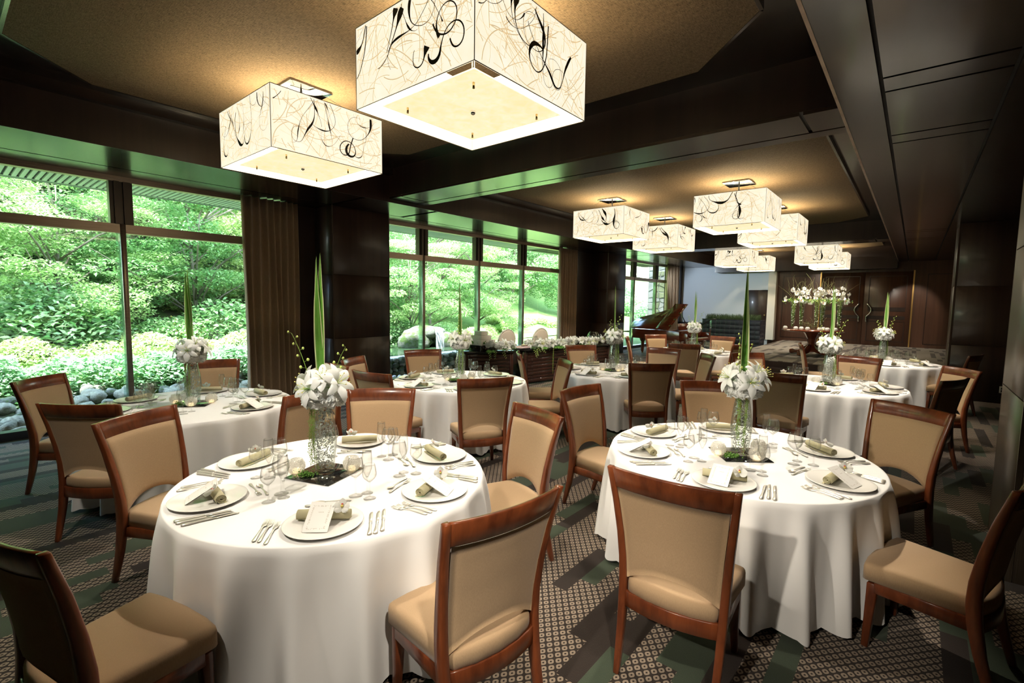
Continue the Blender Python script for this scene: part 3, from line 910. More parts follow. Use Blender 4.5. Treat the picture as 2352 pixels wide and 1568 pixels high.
for i, (x, y, lb) in enumerate(LAMPS):
    P_ = LP[(0, 1, 2, 0, 1, 2, 1, 0, 2, 1)[i]]
    P_.put((x, y, LZ), (0, 0, 0, pi / 2, pi, pi / 2, 0, pi, pi, 0)[i], lb, 'square paper pendant lamps')
    # the bulbs of this lamp
    for dx, dy in ((-0.17, -0.17), (0.17, 0.17)):
        d = bpy.data.lights.new('lamp_bulb_light', 'POINT')
        d.energy = 56
        d.color = (1.0, 0.79, 0.47)
        d.shadow_soft_size = 0.04
        lo = bpy.data.objects.new('lamp_bulb_light', d)
        COL.objects.link(lo)
        lo.location = (x + dx, y + dy, LZ + 0.37)
    # light leaving downwards through the diffuser
    d = bpy.data.lights.new('lamp_down_light', 'SPOT')
    d.energy = 145 if y < 5 else 150
    d.spot_size = radians(128); d.spot_blend = 0.8
    d.color = (1.0, 0.92, 0.80)
    d.shadow_soft_size = 0.03
    lo = bpy.data.objects.new('lamp_down_light', d)
    COL.objects.link(lo)
    lo.location = (x, y, LZ - 0.005)
# ------------------------------------------------------------------ round tables, cloths, chairs
TABLES = {  # centre, words for labels
    1: ((-2.45, 1.42), 'left foreground table'),
    2: ((-0.86, 3.40), 'right foreground table'),
    3: ((-5.07, 1.50), 'left window table'),
    4: ((-4.28, 4.14), 'waterfall window table'),
    5: ((-3.33, 6.31), 'centre table'),
    6: ((-0.80, 7.22), 'middle right table'),
    7: ((-3.45, 9.95), 'far piano table'),
    8: ((-0.40, 10.8), 'far right table'),
}
TR, TZ = 0.82, 0.70
def side_word(ang):
    """how a world direction looks from the camera"""
    d = ang - YAW          # 0 = right, 90 = away
    k = int(round(math.degrees(d) / 45.0)) % 8
    return ('right', 'far right', 'far', 'far left', 'left', 'near left', 'near', 'near right')[k]

def make_cloth(seed):
    rn = random.Random(seed)
    NA, NV = 480, 26
    ph = [rn.uniform(0, 6.28) for _ in range(8)]
    nf = 19
    def fold(a):
        f = sin(nf * a + ph[0] + 0.9 * sin(2 * a + ph[1]) + 0.7 * sin(3 * a + ph[2]))
        f2 = sin(7 * a + ph[3] + sin(a + ph[4]))
        g = 0.75 * (0.5 + 0.5 * f) ** 1.8 + 0.30 * (0.5 + 0.5 * f2)
        return g
    vs, fs = [(0, 0, TZ)], []
    rings = []
    for r in (0.25, 0.5, 0.7, TR - 0.022, TR - 0.010):
        rings.append([(r * cos(2 * pi * k / NA), r * sin(2 * pi * k / NA), TZ) for k in range(NA)])
    rings.append([((TR - 0.003) * cos(2 * pi * k / NA), (TR - 0.003) * sin(2 * pi * k / NA), TZ - 0.003) for k in range(NA)])
    for j in range(1, NV + 1):
        t = j / NV
        ring = []
        for k in range(NA):
            a = 2 * pi * k / NA
            g = fold(a)
            r = TR + 0.002 + 0.006 * min(1, t * 6) + (0.135 * g - 0.040) * t ** 0.7
            hem = 0.030 - 0.010 * g
            if t > 0.93:
                hem += 0.014 * (1 - abs(sin(a * 30))) * (t - 0.93) / 0.07
            z = (TZ - 0.012) * (1 - t) + hem * t
            ring.append((r * cos(a), r * sin(a), z))
        rings.append(ring)
    for rg in rings: vs.extend(rg)
    for k in range(NA): fs.append((0, 1 + k, 1 + (k + 1) % NA))
    for j in range(len(rings) - 1):
        for k in range(NA):
            k2 = (k + 1) % NA
            fs.append((1 + j * NA + k, 1 + (j + 1) * NA + k, 1 + (j + 1) * NA + k2, 1 + j * NA + k2))
    mb = MB(); mb.add(vs, fs, 0, True)
    return mb.mesh('tablecloth', 'white_cloth')
CLOTHS = [make_cloth(s) for s in (4, 9, 15)]
# the table under the cloth
tb = MB().lathe([(TR - 0.03, TZ - 0.035), (TR - 0.015, TZ - 0.03), (TR - 0.015, TZ - 0.012), (TR - 0.03, TZ - 0.008)], 64, 0, False).mesh('tabletop', 'chair_wood')
tl = MB().lathe([(0.30, 0.0), (0.30, 0.03), (0.06, 0.07), (0.05, 0.60), (0.20, 0.664)], 24).mesh('pedestal', 'black_metal')
T0 = thing('round_table', 'table', 'table')
part('tabletop', tb, T0); part('pedestal', tl, T0)
TP = Proto(T0)
for k, ((x, y), words) in TABLES.items():
    TP.put((x, y, 0), 0, 'round banquet table hidden under white cloth, ' + words, 'round banquet tables')
    o = ob('tablecloth', CLOTHS[k % 3], None, (x, y, 0), (0, 0, k * 1.3))
    tag(o, 'white scalloped tablecloth on the ' + words, 'tablecloth', 'white round tablecloths')

# ---- dining chair: faces +y, origin on the floor below the seat middle
def lerp(a, b, t): return a + (b - a) * t
def interp(tab, z):
    for i in range(len(tab) - 1):
        if z <= tab[i + 1][0]:
            t = (z - tab[i][0]) / (tab[i + 1][0] - tab[i][0])
            return [lerp(a, b, t) for a, b in zip(tab[i][1:], tab[i + 1][1:])]
    return list(tab[-1][1:])
# z: x half width of post centre, y of post, section half x, half y
ZT, YT = 0.968, -0.272
POST = [(0.0, 0.208, -0.263, 0.013, 0.015), (0.10, 0.211, -0.234, 0.015, 0.019), (0.20, 0.214, -0.207, 0.016, 0.022), (0.32, 0.217, -0.184, 0.017, 0.026),
        (0.42, 0.220, -0.174, 0.017, 0.027), (0.52, 0.224, -0.176, 0.017, 0.025), (0.65, 0.233, -0.194, 0.016, 0.022), (0.80, 0.247, -0.225, 0.015, 0.019), (ZT, 0.264, YT, 0.014, 0.015)]
BOW = 0.040
def bow(x, z):
    k, w = min(1, max(0, (z - 0.30) / 0.2)), interp(POST, z)[0]
    return -BOW * k * max(0.0, 1 - (x / w) ** 2)
def make_chair():
    C = thing('dining_chair', 'chair', 'chair')
    for s in (-1, 1):
        secs = []
        for i in range(25):
            z = ZT * i / 24
            x, y, hx, hy = interp(POST, z)
            secs.append([(s * x - hx, y - hy, z), (s * x + hx, y - hy, z), (s * x + hx, y + hy, z), (s * x - hx, y + hy, z)])
        part('leg', bev(MB().sweep(secs).mesh('leg', 'chair_wood'), 0.004, 1, 50), C)
    for s in (-1, 1):
        secs = []
        for z, hw, y in ((0.0, 0.0145, 0.202), (0.15, 0.018, 0.196), (0.335, 0.022, 0.188)):
            x = s * (0.204 + (0.006 if z < 0.1 else 0))
            secs.append([(x - hw, y - hw, z), (x + hw, y - hw, z), (x + hw, y + hw, z), (x - hw, y + hw, z)])
        part('leg', bev(MB().sweep(secs).mesh('leg', 'chair_wood'), 0.003, 1, 50), C)
    # top rail, bowed
    secs = []
    n = 20
    for i in range(n + 1):
        u = -1 + 2 * i / n
        loop = []
        for z, hy in ((0.872, -0.012), (ZT, -0.011), (ZT, 0.011), (0.872, 0.012)):
            w, y, _, _ = interp(POST, z)
            x = u * (w - 0.010)
            loop.append((x, y + bow(x, z) + hy, z))
        secs.append(loop)
    part('top_rail', bev(MB().sweep(secs).mesh('top_rail', 'chair_wood'), 0.004, 1, 50), C)
    # padded back
    def face(front):
        def fn(u, v):
            zb = 0.425
            w0 = interp(POST, 0.5)[0] - 0.018
            xx = (2 * u - 1)
            zlo = zb + 0.075 * (1 - abs(xx) ** 2.2)
            z = zlo + (0.873 - zlo) * v
            w = interp(POST, z)[0] - 0.018
            x = xx * w
            y = interp(POST, z)[1] + bow(x, z)
            e = min(1, min(1 - abs(xx), 0.5) * 12) ** 0.5 * min(1, min(v, 1 - v) * 14 + 0.25) ** 0.5
            return (x, y + (0.013 + 0.010 * e if front else -0.010 - 0.006 * e), z)
        return fn
    mb = MB()
    mb.grid(face(False), 20, 12)
    nv = len(mb.v)
    mb.grid(face(True), 20, 12)
    W_ = 21
    edge = [i for i in range(21)] + [j * W_ + 20 for j in range(1, 13)] + [12 * W_ + i for i in range(19, -1, -1)] + [j * W_ for j in range(11, 0, -1)]
    for a, b in zip(edge, edge[1:] + edge[:1]):
        mb.f.append((a, b, b + nv, a + nv)); mb.m.append(0); mb.sm.append(True)
    part('backrest', mb.mesh('backrest', 'chair_fabric'), C)
    # seat
    poly = [(-0.198, -0.195), (-0.10, -0.222), (0, -0.230), (0.10, -0.222), (0.198, -0.195), (0.243, 0.226), (0.14, 0.242), (0, 0.247), (-0.14, 0.242), (-0.243, 0.226)]
    me = MB().prism(poly, 0.352, 0.436).mesh('seat', 'seat_fabric')
    bm = bmesh.new(); bm.from_mesh(me)
    es = [e for e in bm.edges if abs(e.verts[0].co.z - e.verts[1].co.z) < 1e-4 and e.verts[0].co.z > 0.42]
    ev = [e for e in bm.edges if abs(e.verts[0].co.z - e.verts[1].co.z) > 0.05 and abs(e.verts[0].co.x) > 0.15]
    bmesh.ops.bevel(bm, geom=es + ev, offset=0.028, segments=3, affect='EDGES', profile=0.55)
    for f in bm.faces:
        f.smooth = True
    bm.to_mesh(me); bm.free()
    part('seat', me, C)
    # seat rails
    mb = MB()
    mb.prism([(-0.20, 0.185), (0.20, 0.185), (0.20, 0.208), (-0.20, 0.208)], 0.292, 0.352)
    for s in (-1, 1):
        q = [(s * 0.196, -0.18), (s * 0.218, -0.18), (s * 0.228, 0.18), (s * 0.205, 0.18)]
        mb.prism(q if s > 0 else q[::-1], 0.292, 0.352)
    secs = []
    for i in range(13):
        x = -0.205 + 0.41 * i / 12
        y = -0.190 - 0.035 * (1 - (x / 0.205) ** 2)
        secs.append([(x, y - 0.011, 0.292), (x, y + 0.011, 0.292), (x, y + 0.011, 0.366), (x, y - 0.011, 0.366)])
    mb.sweep(secs)
    part('seat_frame', bev(mb.mesh('seat_frame', 'chair_wood'), 0.003, 1, 50), C)
    return C
CP = Proto(make_chair())
# table, back-top x, y, facing degrees
CHAIRS = [
    (1, -3.65, 0.774, 31), (1, -2.107, 0.10, 103), (1, -1.087, 1.298, 170), (1, -1.92, 2.58, -107), (1, -3.28, 2.29, -43),
    (2, -0.739, 1.933, 95), (2, 0.426, 2.993, 166), (2, 0.02, 4.57, -121), (2, -1.42, 4.62, -63), (2, -2.159, 3.527, -5),
    (3, -5.83, 0.56, 47), (3, -4.257, 0.587, 130), (3, -6.14, 2.02, -19), (3, -4.87, 2.79, -88), (3, -3.63, 1.87, -156),
    (4, -3.06, 3.30, 149), (4, -5.42, 4.50, -24), (4, -4.12, 2.76, 98), (4, -5.24, 3.26, 30), (4, -3.27, 4.97, -130),
    (5, -2.39, 5.50, 128), (5, -4.25, 6.90, -35), (5, -3.06, 7.48, -85), (5, -2.22, 7.04, -143), (5, -4.24, 5.26, 42),
    (6, -1.09, 5.76, 88), (6, 0.36, 6.58, 156), (6, -0.57, 8.42, -98), (6, 0.47, 7.82, -146), (6, -1.88, 7.76, -38),
    (7, -3.12, 8.55, 105), (7, -2.34, 9.32, 158), (7, -4.50, 10.5, -34), (7, -3.22, 11.15, -96), (7, -4.6, 9.3, 24),
    (8, 0.76, 10.15, 160), (8, -1.60, 10.4, 12),
]
seen = {}
for (k, x, y, fd) in CHAIRS:
    f = radians(fd)
    ox, oy = x - YT * cos(f), y - YT * sin(f)
    (cx, cy), words = TABLES[k]
    w = side_word(atan2(oy - cy, ox - cx))
    if (k, w) in seen: w = 'other ' + w
    seen[(k, w)] = 1
    CP.put((ox, oy, 0), f - pi / 2, 'tan upholstered wooden chair on the %s side of the %s' % (w, words), 'dining chairs at the round tables')
# ------------------------------------------------------------------ place settings
def revolve(name, mat, prof, n=20):
    return MB().lathe(prof, n, 0, True, closed=True).mesh(name, mat)
plate_me = revolve('plate', 'porcelain', [(1e-5, 0.004), (0.085, 0.004), (0.098, 0.007), (0.155, 0.014), (0.168, 0.0165), (0.170, 0.0155), (0.168, 0.013), (0.10, 0.003), (0.09, 0.0), (1e-5, 0.0)], 40)
def glass_prof(bowl, stem, foot):
    # outer wall up, then inner wall down: one thin shell
    p = [(1e-5, 0.0), (foot, 0.0), (foot, 0.0012), (foot * 0.5, 0.003), (0.006, 0.007), (0.0036, 0.016), (0.0034, stem - 0.012), (0.006, stem)]
    p += bowl
    p += [(max(r - 0.0009, 1e-5), z + (0.0015 if i else 0)) for i, (r, z) in reversed(list(enumerate(bowl)))]
    p += [(1e-5, bowl[0][1] + 0.002)]
    return p
def bowl(stem, h, rmax, rtop, tmax):
    out = []
    for i in range(10):
        t = i / 9
        if t < tmax:
            r = rmax * sin(pi / 2 * (t / tmax)) ** 0.72
        else:
            q = (t - tmax) / (1 - tmax)
            r = rmax + (rtop - rmax) * q ** 1.5
        out.append((max(r, 0.006), stem + h * t))
    return out
red_me = revolve('wine_glass', 'wine_glass', glass_prof(bowl(0.095, 0.105, 0.042, 0.031, 0.42), 0.095, 0.034), 20)
white_me = revolve('wine_glass', 'wine_glass', glass_prof(bowl(0.085, 0.090, 0.035, 0.027, 0.42), 0.085, 0.031), 20)
flute_me = revolve('flute_glass', 'wine_glass', glass_prof(bowl(0.085, 0.135, 0.026, 0.023, 0.45), 0.085, 0.029), 20)

# napkin roll with spiral end
def napkin():
    mb = MB()
    L, T = 0.115, 0.0022
    pts = []
    for i in range(52):
        a = i / 51 * 3.6 * 2 * pi
        r = 0.006 + 0.0195 * i / 51
        pts.append((r * cos(a), r * sin(a) * 0.92))
    outer = pts
    inner = [(x * (1 - T / max(hypot(x, z), 0.004)), z * (1 - T / max(hypot(x, z), 0.004))) for x, z in pts]
    n = len(pts)
    vs = []
    for x in (-L, L):
        vs += [(x, p[0], p[1]) for p in outer] + [(x, p[0], p[1]) for p in inner]
    fs = []
    for i in range(n - 1):
        o0, i0, o1, i1 = i, n + i, 2 * n + i, 3 * n + i
        fs += [(o0, o0 + 1, o1 + 1, o1), (i0 + 1, i0, i1, i1 + 1), (o0, i0, i0 + 1, o0 + 1), (o1 + 1, i1 + 1, i1, o1)]
    fs += [(n - 1, 2 * n - 1, 4 * n - 1, 3 * n - 1)]
    mb.add(vs, fs, 0, True)
    mb.box(-L, L, 0.012, 0.0245, -0.0245, -0.0205)
    return mb.mesh('napkin', 'napkin_linen')
napkin_me = napkin()

card = thing('menu_card', 'card', 'card')
mb = MB(); mb.box(-0.052, 0.052, -0.075, 0.075, -0.0006, 0.0006)
part('sheet', mb.mesh('sheet', 'card_paper'), card)
mb = MB(); mb.obox(Matrix.Translation((-0.004, 0.004, -0.004)) @ Matrix.Rotation(radians(3), 4, 'Y'), 0.052, 0.075, 0.0006)
part('back_sheet', mb.mesh('back_sheet', 'card_paper'), card)
mb = MB()
rn = random.Random(2)
for (x0, x1, y0, y1) in ((-0.040, 0.040, 0.052, 0.062), (-0.040, 0.040, -0.062, -0.052), (-0.041, -0.031, -0.062, 0.062), (0.031, 0.041, -0.062, 0.062)):
    nx, ny = max(1, int((x1 - x0) / 0.0035)), max(1, int((y1 - y0) / 0.0035))
    for i in range(nx):
        for j in range(ny):
            if rn.random() < 0.5:
                x, y = x0 + i * 0.0035, y0 + j * 0.0035
                mb.add([(x, y, 0.0008), (x + 0.0024, y, 0.0008), (x + 0.0024, y + 0.0024, 0.0008), (x, y + 0.0024, 0.0008)], [(0, 1, 2, 3)])
for i in range(4):
    x = -0.010 + i * 0.006
    mb.add([(x, 0.022, 0.0008), (x + 0.0035, 0.022, 0.0008), (x + 0.0035, 0.0255, 0.0008), (x, 0.0255, 0.0008)], [(0, 1, 2, 3)])
part('printed_border', mb.mesh('printed_border', 'card_print'), card, label='fine beige printed border')

def petal_fn(L, W, curl, tipw=0.0, a0=0.0, base=0.0):
    """a petal lying along +y, curling up then down"""
    def fn(u, v):
        w = W * (sin(pi * min(1, v * 0.93 + 0.07)) ** 0.6 * (1 - tipw * v))
        x = (2 * u - 1) * w
        th = a0 + curl * v
        y = base + L * (v if abs(curl) < 1e-3 else (sin(a0 + curl * v) - sin(a0)) / curl)
        z = L * (0 if abs(curl) < 1e-3 else (cos(a0) - cos(a0 + curl * v)) / curl) * -1
        z += -0.25 * w * ((2 * u - 1) ** 2) + 0.1 * w
        return Vector((x, y, z))
    return fn
def petals(mb, M4, n, fn, mat=0, nu=3, nv=4, a_off=0.0, tilt=0.0):
    for k in range(n):
        R = M4 @ Matrix.Rotation(2 * pi * k / n + a_off, 4, 'Z') @ Matrix.Rotation(tilt, 4, 'X')
        mb.grid(lambda u, v: R @ fn(u, v), nu, nv, mat)
orchid = MB()
I4 = Matrix.Identity(4)
petals(orchid, I4, 3, petal_fn(0.042, 0.018, -0.3), 0, 3, 4, 0.0, 0.35)
petals(orchid, I4, 2, petal_fn(0.044, 0.026, -0.4), 0, 4, 4, pi / 2, 0.30)
orchid.ball((0, 0.004, 0.008), 0.007, 6, 4, 1)
orchid.ball((0, 0.012, 0.009), 0.0055, 6, 4, 2)
orchid_me = orchid.mesh('orchid_flower', ['petal_white', 'petal_yellow', 'petal_red'])

def cutlery(kind):
    mb = MB()
    def strip(pts, t=0.0016):
        # pts: (y, halfwidth, z)
        secs = [[(-w, y, z - t), (w, y, z - t), (w * 0.8, y, z + t), (-w * 0.8, y, z + t)] for y, w, z in pts]
        mb.sweep(secs, 0, True, True)
    if kind == 'fork':
        strip([(-0.10, 0.003, 0.004), (-0.093, 0.0085, 0.004), (-0.08, 0.008, 0.0045), (-0.04, 0.0042, 0.006), (0.0, 0.0026, 0.007), (0.030, 0.003, 0.006), (0.038, 0.010, 0.004), (0.055, 0.0115, 0.003)], 0.0018)
        for x in (-0.0095, -0.0032, 0.0032, 0.0095):
            secs = [[(x - w, y, z - 0.0009), (x + w, y, z - 0.0009), (x + w, y, z + 0.0009), (x - w, y, z + 0.0009)] for y, w, z in ((0.054, 0.0019, 0.003), (0.078, 0.0016, 0.004), (0.095, 0.001, 0.008))]
            mb.sweep(secs, 0, True, True)
    elif kind == 'knife':
        strip([(-0.112, 0.004, 0.005), (-0.105, 0.010, 0.005), (-0.09, 0.0095, 0.005), (-0.05, 0.006, 0.005), (-0.01, 0.0055, 0.005), (0.0, 0.0075, 0.005), (0.004, 0.0055, 0.0045)], 0.0038)
        secs = [[(x0, y, 0.0030), (x1, y, 0.0036), (x1, y, 0.0048), (x0, y, 0.0042)] for y, x0, x1 in ((0.004, -0.006, 0.006), (0.04, -0.0085, 0.007), (0.085, -0.0095, 0.007), (0.108, -0.004, 0.0062), (0.112, 0.002, 0.005))]
        mb.sweep(secs, 0, True, True)
    else:
        strip([(-0.09, 0.003, 0.004), (-0.083, 0.0085, 0.004), (-0.07, 0.007, 0.0045), (-0.03, 0.0035, 0.006), (0.02, 0.0025, 0.006), (0.035, 0.004, 0.005)], 0.0016)
        def sp(u, v):
            a = 2 * pi * u
            return (0.0165 * v * sin(a) , 0.058 + 0.026 * v * cos(a), 0.0015 + 0.0045 * v * v)
        mb.grid(sp, 14, 3)
    return mb.mesh(kind, 'silver')
fork_me, knife_me, spoon_me = cutlery('fork'), cutlery('knife'), cutlery('spoon')

def single(name, me, cat):
    o = ob(name, me); tag(o, cat, cat)
    return Proto(o)
PR = dict(plate=single('dinner_plate', plate_me, 'plate'), napkin=single('rolled_napkin', napkin_me, 'napkin'), card=Proto(card),
          orchid=single('orchid_flower', orchid_me, 'flower'), fork=single('table_fork', fork_me, 'fork'), knife=single('table_knife', knife_me, 'knife'),
          dfork=single('dessert_fork', fork_me, 'fork'), dspoon=single('dessert_spoon', spoon_me, 'spoon'),
          red=single('red_wine_glass', red_me, 'wine glass'), white=single('white_wine_glass', white_me, 'wine glass'), flute=single('champagne_flute', flute_me, 'flute'))
SEATS = {1: [-36, -104, -157, 136, 73, 19], 2: [-139, 172, 115, -81, -17, 44], 3: [-51, 28, 90, 150, -150, -105], 4: [-35, 25, 85, 155, -150, -92],
         5: [-40, 20, 80, 150, -150, -95], 6: [-95, -28, 20, 80, 150, -155], 7: [-75, -20, 40, 100, 155, -135], 8: [-80, -20, 40, 100, 160, -140]}
CARD_OK = {1: {-36, -104, 19}, 2: {-139, -81, -17}, 3: {-51, 28, -105}, 4: {-92, -150}, 5: {-95, -40}, 6: {-95, -28}, 7: {-75}, 8: {-80, -20}}
rn = random.Random(31)
for k, angs in SEATS.items():
    (cx, cy), words = TABLES[k]
    for deg in angs:
        a = radians(deg)
        w = side_word(a)
        at = 'at the %s seat of the %s' % (w, words)
        pr = 0.625
        base = Matrix.Translation((cx + pr * cos(a), cy + pr * sin(a), TZ + 0.0012)) @ Matrix.Rotation(a + pi / 2, 4, 'Z')
        rz0 = a + pi / 2
        def put(kind, x, y, z, rot, label, group):
            p_ = base @ Vector((x, y, z))
            PR[kind].put(tuple(p_), rot=rot, label=label, group=group)
        put('plate', 0, 0, 0, (0, 0, rz0), 'white dinner plate ' + at, 'dinner plates')
        jr = rn.uniform(-0.35, 0.35)
        put('napkin', 0, 0.032, 0.0325, (0, 0, rz0 + jr * 0.5), 'olive rolled napkin on the plate ' + at, 'rolled napkins')
        if deg in CARD_OK[k]:
            E_ = (Matrix.Rotation(rz0 + rn.uniform(-0.25, 0.25), 3, 'Z') @ Matrix.Rotation(radians(30), 3, 'X')).to_euler()
            put('card', -0.012, -0.028, 0.0475, tuple(E_), 'menu card leaning on napkin ' + at, 'menu cards')
        ox = 0.078 if deg in CARD_OK[k] else rn.choice((-0.03, 0.03, 0.06))
        E_ = (Matrix.Rotation(rz0 + rn.uniform(-1, 1), 3, 'Z') @ Matrix.Rotation(radians(48), 3, 'X')).to_euler()
        put('orchid', ox, 0.012, 0.064, tuple(E_), 'white orchid bloom on the napkin ' + at, 'orchid blooms on the napkins')
        for i, (nm, x) in enumerate((('inner', -0.200), ('middle', -0.226), ('outer', -0.252))):
            put('fork', x + rn.uniform(-0.004, 0.004), -0.035 + 0.012 * i + rn.uniform(-0.01, 0.01), 0, (0, 0, rz0 + rn.uniform(-0.08, 0.08)), nm + ' silver fork ' + at, 'table forks')
        for i, (nm, x) in enumerate((('inner', 0.200), ('middle', 0.226), ('outer', 0.252))):
            put('knife', x + rn.uniform(-0.003, 0.003), -0.035 + 0.012 * i + rn.uniform(-0.01, 0.01), 0, (0, 0, rz0 + rn.uniform(-0.05, 0.05)), nm + ' silver knife ' + at, 'table knives')
        put('dfork', -0.01, 0.205, 0, (0, 0, rz0 - pi / 2 + rn.uniform(-0.1, 0.1)), 'dessert fork above the plate ' + at, 'dessert forks')
        put('dspoon', 0.01, 0.238, 0, (0, 0, rz0 + pi / 2 + rn.uniform(-0.1, 0.1)), 'dessert spoon above the plate ' + at, 'dessert spoons')
        j = lambda: rn.uniform(-0.012, 0.012)
        put('red', 0.105 + j(), 0.300 + j(), 0, (0, 0, 0), 'large clear wine glass ' + at, 'large wine glasses')
        put('flute', 0.178 + j(), 0.315 + j(), 0, (0, 0, 0), 'tall clear champagne flute ' + at, 'champagne flutes')
        put('white', 0.185 + j(), 0.235 + j(), 0, (0, 0, 0), 'small clear wine glass ' + at, 'small wine glasses')
# ------------------------------------------------------------------ flowers and centrepieces
def look(d, up=(0, 0, 1)):
    """matrix whose z points along d"""
    return Vector(d).to_track_quat('Z', 'Y').to_matrix().to_4x4()
def bloom_mesh(seed, n=46, r=0.05):
    """round ruffled white bloom, open side towards +z"""
    rn = random.Random(seed)
    mb = MB()
    for k in range(n):
        z = 1 - 1.55 * (k + 0.5) / n
        a = k * 2.399963
        s = sqrt(max(0, 1 - z * z))
        d = Vector((s * cos(a), s * sin(a), z))
        rr = r * (0.55 + 0.45 * (k / n))
        Mx = Matrix.Translation(d * rr * 0.72) @ look(d + Vector((rn.uniform(-.5, .5), rn.uniform(-.5, .5), 0.5))) @ Matrix.Rotation(rn.uniform(0, 6.3), 4, 'Z')
        f = petal_fn(r * 0.75, r * 0.36, -0.9, 0, 0.2, -r * 0.3)
        wv = rn.uniform(0, 6)
        mb.grid(lambda u, v: Mx @ (f(u, v) + Vector((0, 0, 0.10 * r * sin(9 * u + wv) * v))), 3, 3, 0)
    return mb.mesh('bloom', 'petal_white')
BLOOMS = [bloom_mesh(s) for s in (1, 2, 3)]
def lily_mesh():
    mb = MB()
    petals(mb, I4, 3, petal_fn(0.115, 0.024, 1.7, 0.25, -1.0), 0, 4, 8, 0.0)
    petals(mb, I4, 3, petal_fn(0.115, 0.031, 1.6, 0.25, -0.95), 0, 4, 8, pi / 3)
    for k in range(6):
        a = k * pi / 3 + 0.3
        mb.tube([(0, 0, 0), (0.012 * cos(a), 0.012 * sin(a), 0.04), (0.028 * cos(a), 0.028 * sin(a), 0.068)], 0.0011, 4, 1)
        mb.ball((0.028 * cos(a), 0.028 * sin(a), 0.07), 0.0035, 5, 3, 2)
    mb.tube([(0, 0, -0.03), (0, 0, 0.0), (0, 0, 0.075)], 0.0018, 4, 1)
    return mb.mesh('lily', ['petal_white', 'bud_green', 'petal_yellow'])
LILY = lily_mesh()
def blade_mesh(h, wmax, twist):
    """tall striped leaf blade, two-tone, with a fold"""
    mb = MB()
    cols = [(-1.0, 1), (-0.72, 0), (-0.05, 0), (0.30, 0), (0.72, 1), (1.0, 1)]
    n = 26
    def P(t, u):
        w = wmax * (0.55 + 0.45 * sin(pi * min(1, t * 1.2 + 0.1))) * min(1, (1 - t) * 3.2) ** 0.8
        a = twist * t
        x = u * w
        y = -abs(u) * w * 0.45
        return (x * cos(a) - y * sin(a) - 0.012 * sin(2.2 * t), x * sin(a) + y * cos(a), h * t)
    for i in range(n):
        for j in range(len(cols) - 1):
            u0, u1 = cols[j][0], cols[j + 1][0]
            mb.add([P(i / n, u0), P(i / n, u1), P((i + 1) / n, u1), P((i + 1) / n, u0)], [(0, 1, 2, 3)], 1 if j in (0, 4) else 0, True)
    return mb.mesh('leaf_blade', ['leaf_blade', 'leaf_stripe'])
def strand_mesh(seed, L, spread, dens=60, size=0.0028):
    """hanging strand of tiny green beads"""
    rn = random.Random(seed)
    mb = MB()
    for q in range(5):
        a = rn.uniform(-0.6, 0.6)
        ln = L * rn.uniform(0.7, 1.0)
        pts = []
        for i in range(9):
            t = i / 8
            pts.append((0.008 * sin(5 * t + q) + spread * sin(a) * t, 0.008 * cos(4 * t + q), -ln * t))
        mb.tube(pts, 0.0008, 3, 0)
        for i in range(dens):
            t = rn.random() ** 0.9
            k = min(7, int(t * 8)); f = t * 8 - k
            p = Vector(pts[k]).lerp(Vector(pts[k + 1]), f)
            p += Vector((rn.uniform(-1, 1), rn.uniform(-1, 1), rn.uniform(-1, 1))) * 0.008
            s = size * rn.uniform(0.6, 1.2)
            mb.add([p + Vector(d) * s for d in ((1, 0, 0), (-1, 0, 0), (0, 1, 0), (0, -1, 0), (0, 0, 1), (0, 0, -1))],
                   [(0, 2, 4), (2, 1, 4), (1, 3, 4), (3, 0, 4), (2, 0, 5), (1, 2, 5), (3, 1, 5), (0, 3, 5)], 0, True)
    return mb.mesh('bead_strand', 'stem_green' if seed % 2 else 'moss_green')
def spray_mesh(seed, h, lean):
    """orchid bud spray"""
    rn = random.Random(seed)
    mb = MB()
    pts = [(lean * t * t, 0.015 * sin(3 * t), h * t) for t in [i / 10 for i in range(11)]]
    mb.tube(pts, [0.0024 * (1 - 0.5 * i / 10) for i in range(11)], 5, 0)
    for i in range(3, 11):
        s = 1 if i % 2 else -1
        p = Vector(pts[i])
        q = p + Vector((s * 0.022 * (1.2 - i / 12), rn.uniform(-.012, .012), 0.006))
        mb.tube([p, q], 0.001, 3, 0)
        mb.ball(tuple(q + Vector((s * 0.006, 0, 0.003))), 0.0085 * (1.2 - i / 18), 6, 4, 1, 1.2)
    return mb.mesh('bud_spray', ['stem_green', 'bud_green'])
def frond_mesh(seed):
    rn = random.Random(seed)
    mb = MB()
    for k in range(11):
        a = (k - 5) * 0.19
        L = 0.11 * (1 - 0.04 * abs(k - 5))
        Mx = Matrix.Rotation(a, 4, 'Z')
        mb.grid(lambda u, v: Mx @ Vector(((2 * u - 1) * 0.006 * sin(pi * (0.15 + 0.85 * v)), L * v, 0.02 * v - 0.02 * v * v)), 2, 3, 0)
    return mb.mesh('palm_frond', 'leaf_fern')
FROND = frond_mesh(1)
VASE_H = 0.39
vase_prof = [(1e-5, 0.0), (0.046, 0.0), (0.051, 0.006), (0.054, 0.05), (0.064, 0.14), (0.067, 0.19), (0.060, 0.27), (0.045, 0.36), (0.042, VASE_H), (0.039, VASE_H), (0.042, 0.36), (0.056, 0.27), (0.063, 0.19), (0.060, 0.14), (0.049, 0.05), (0.046, 0.03), (1e-5, 0.028)]
vase_me = revolve('vase', 'vase_glass', vase_prof, 28)
mb = MB()
rn = random.Random(5)
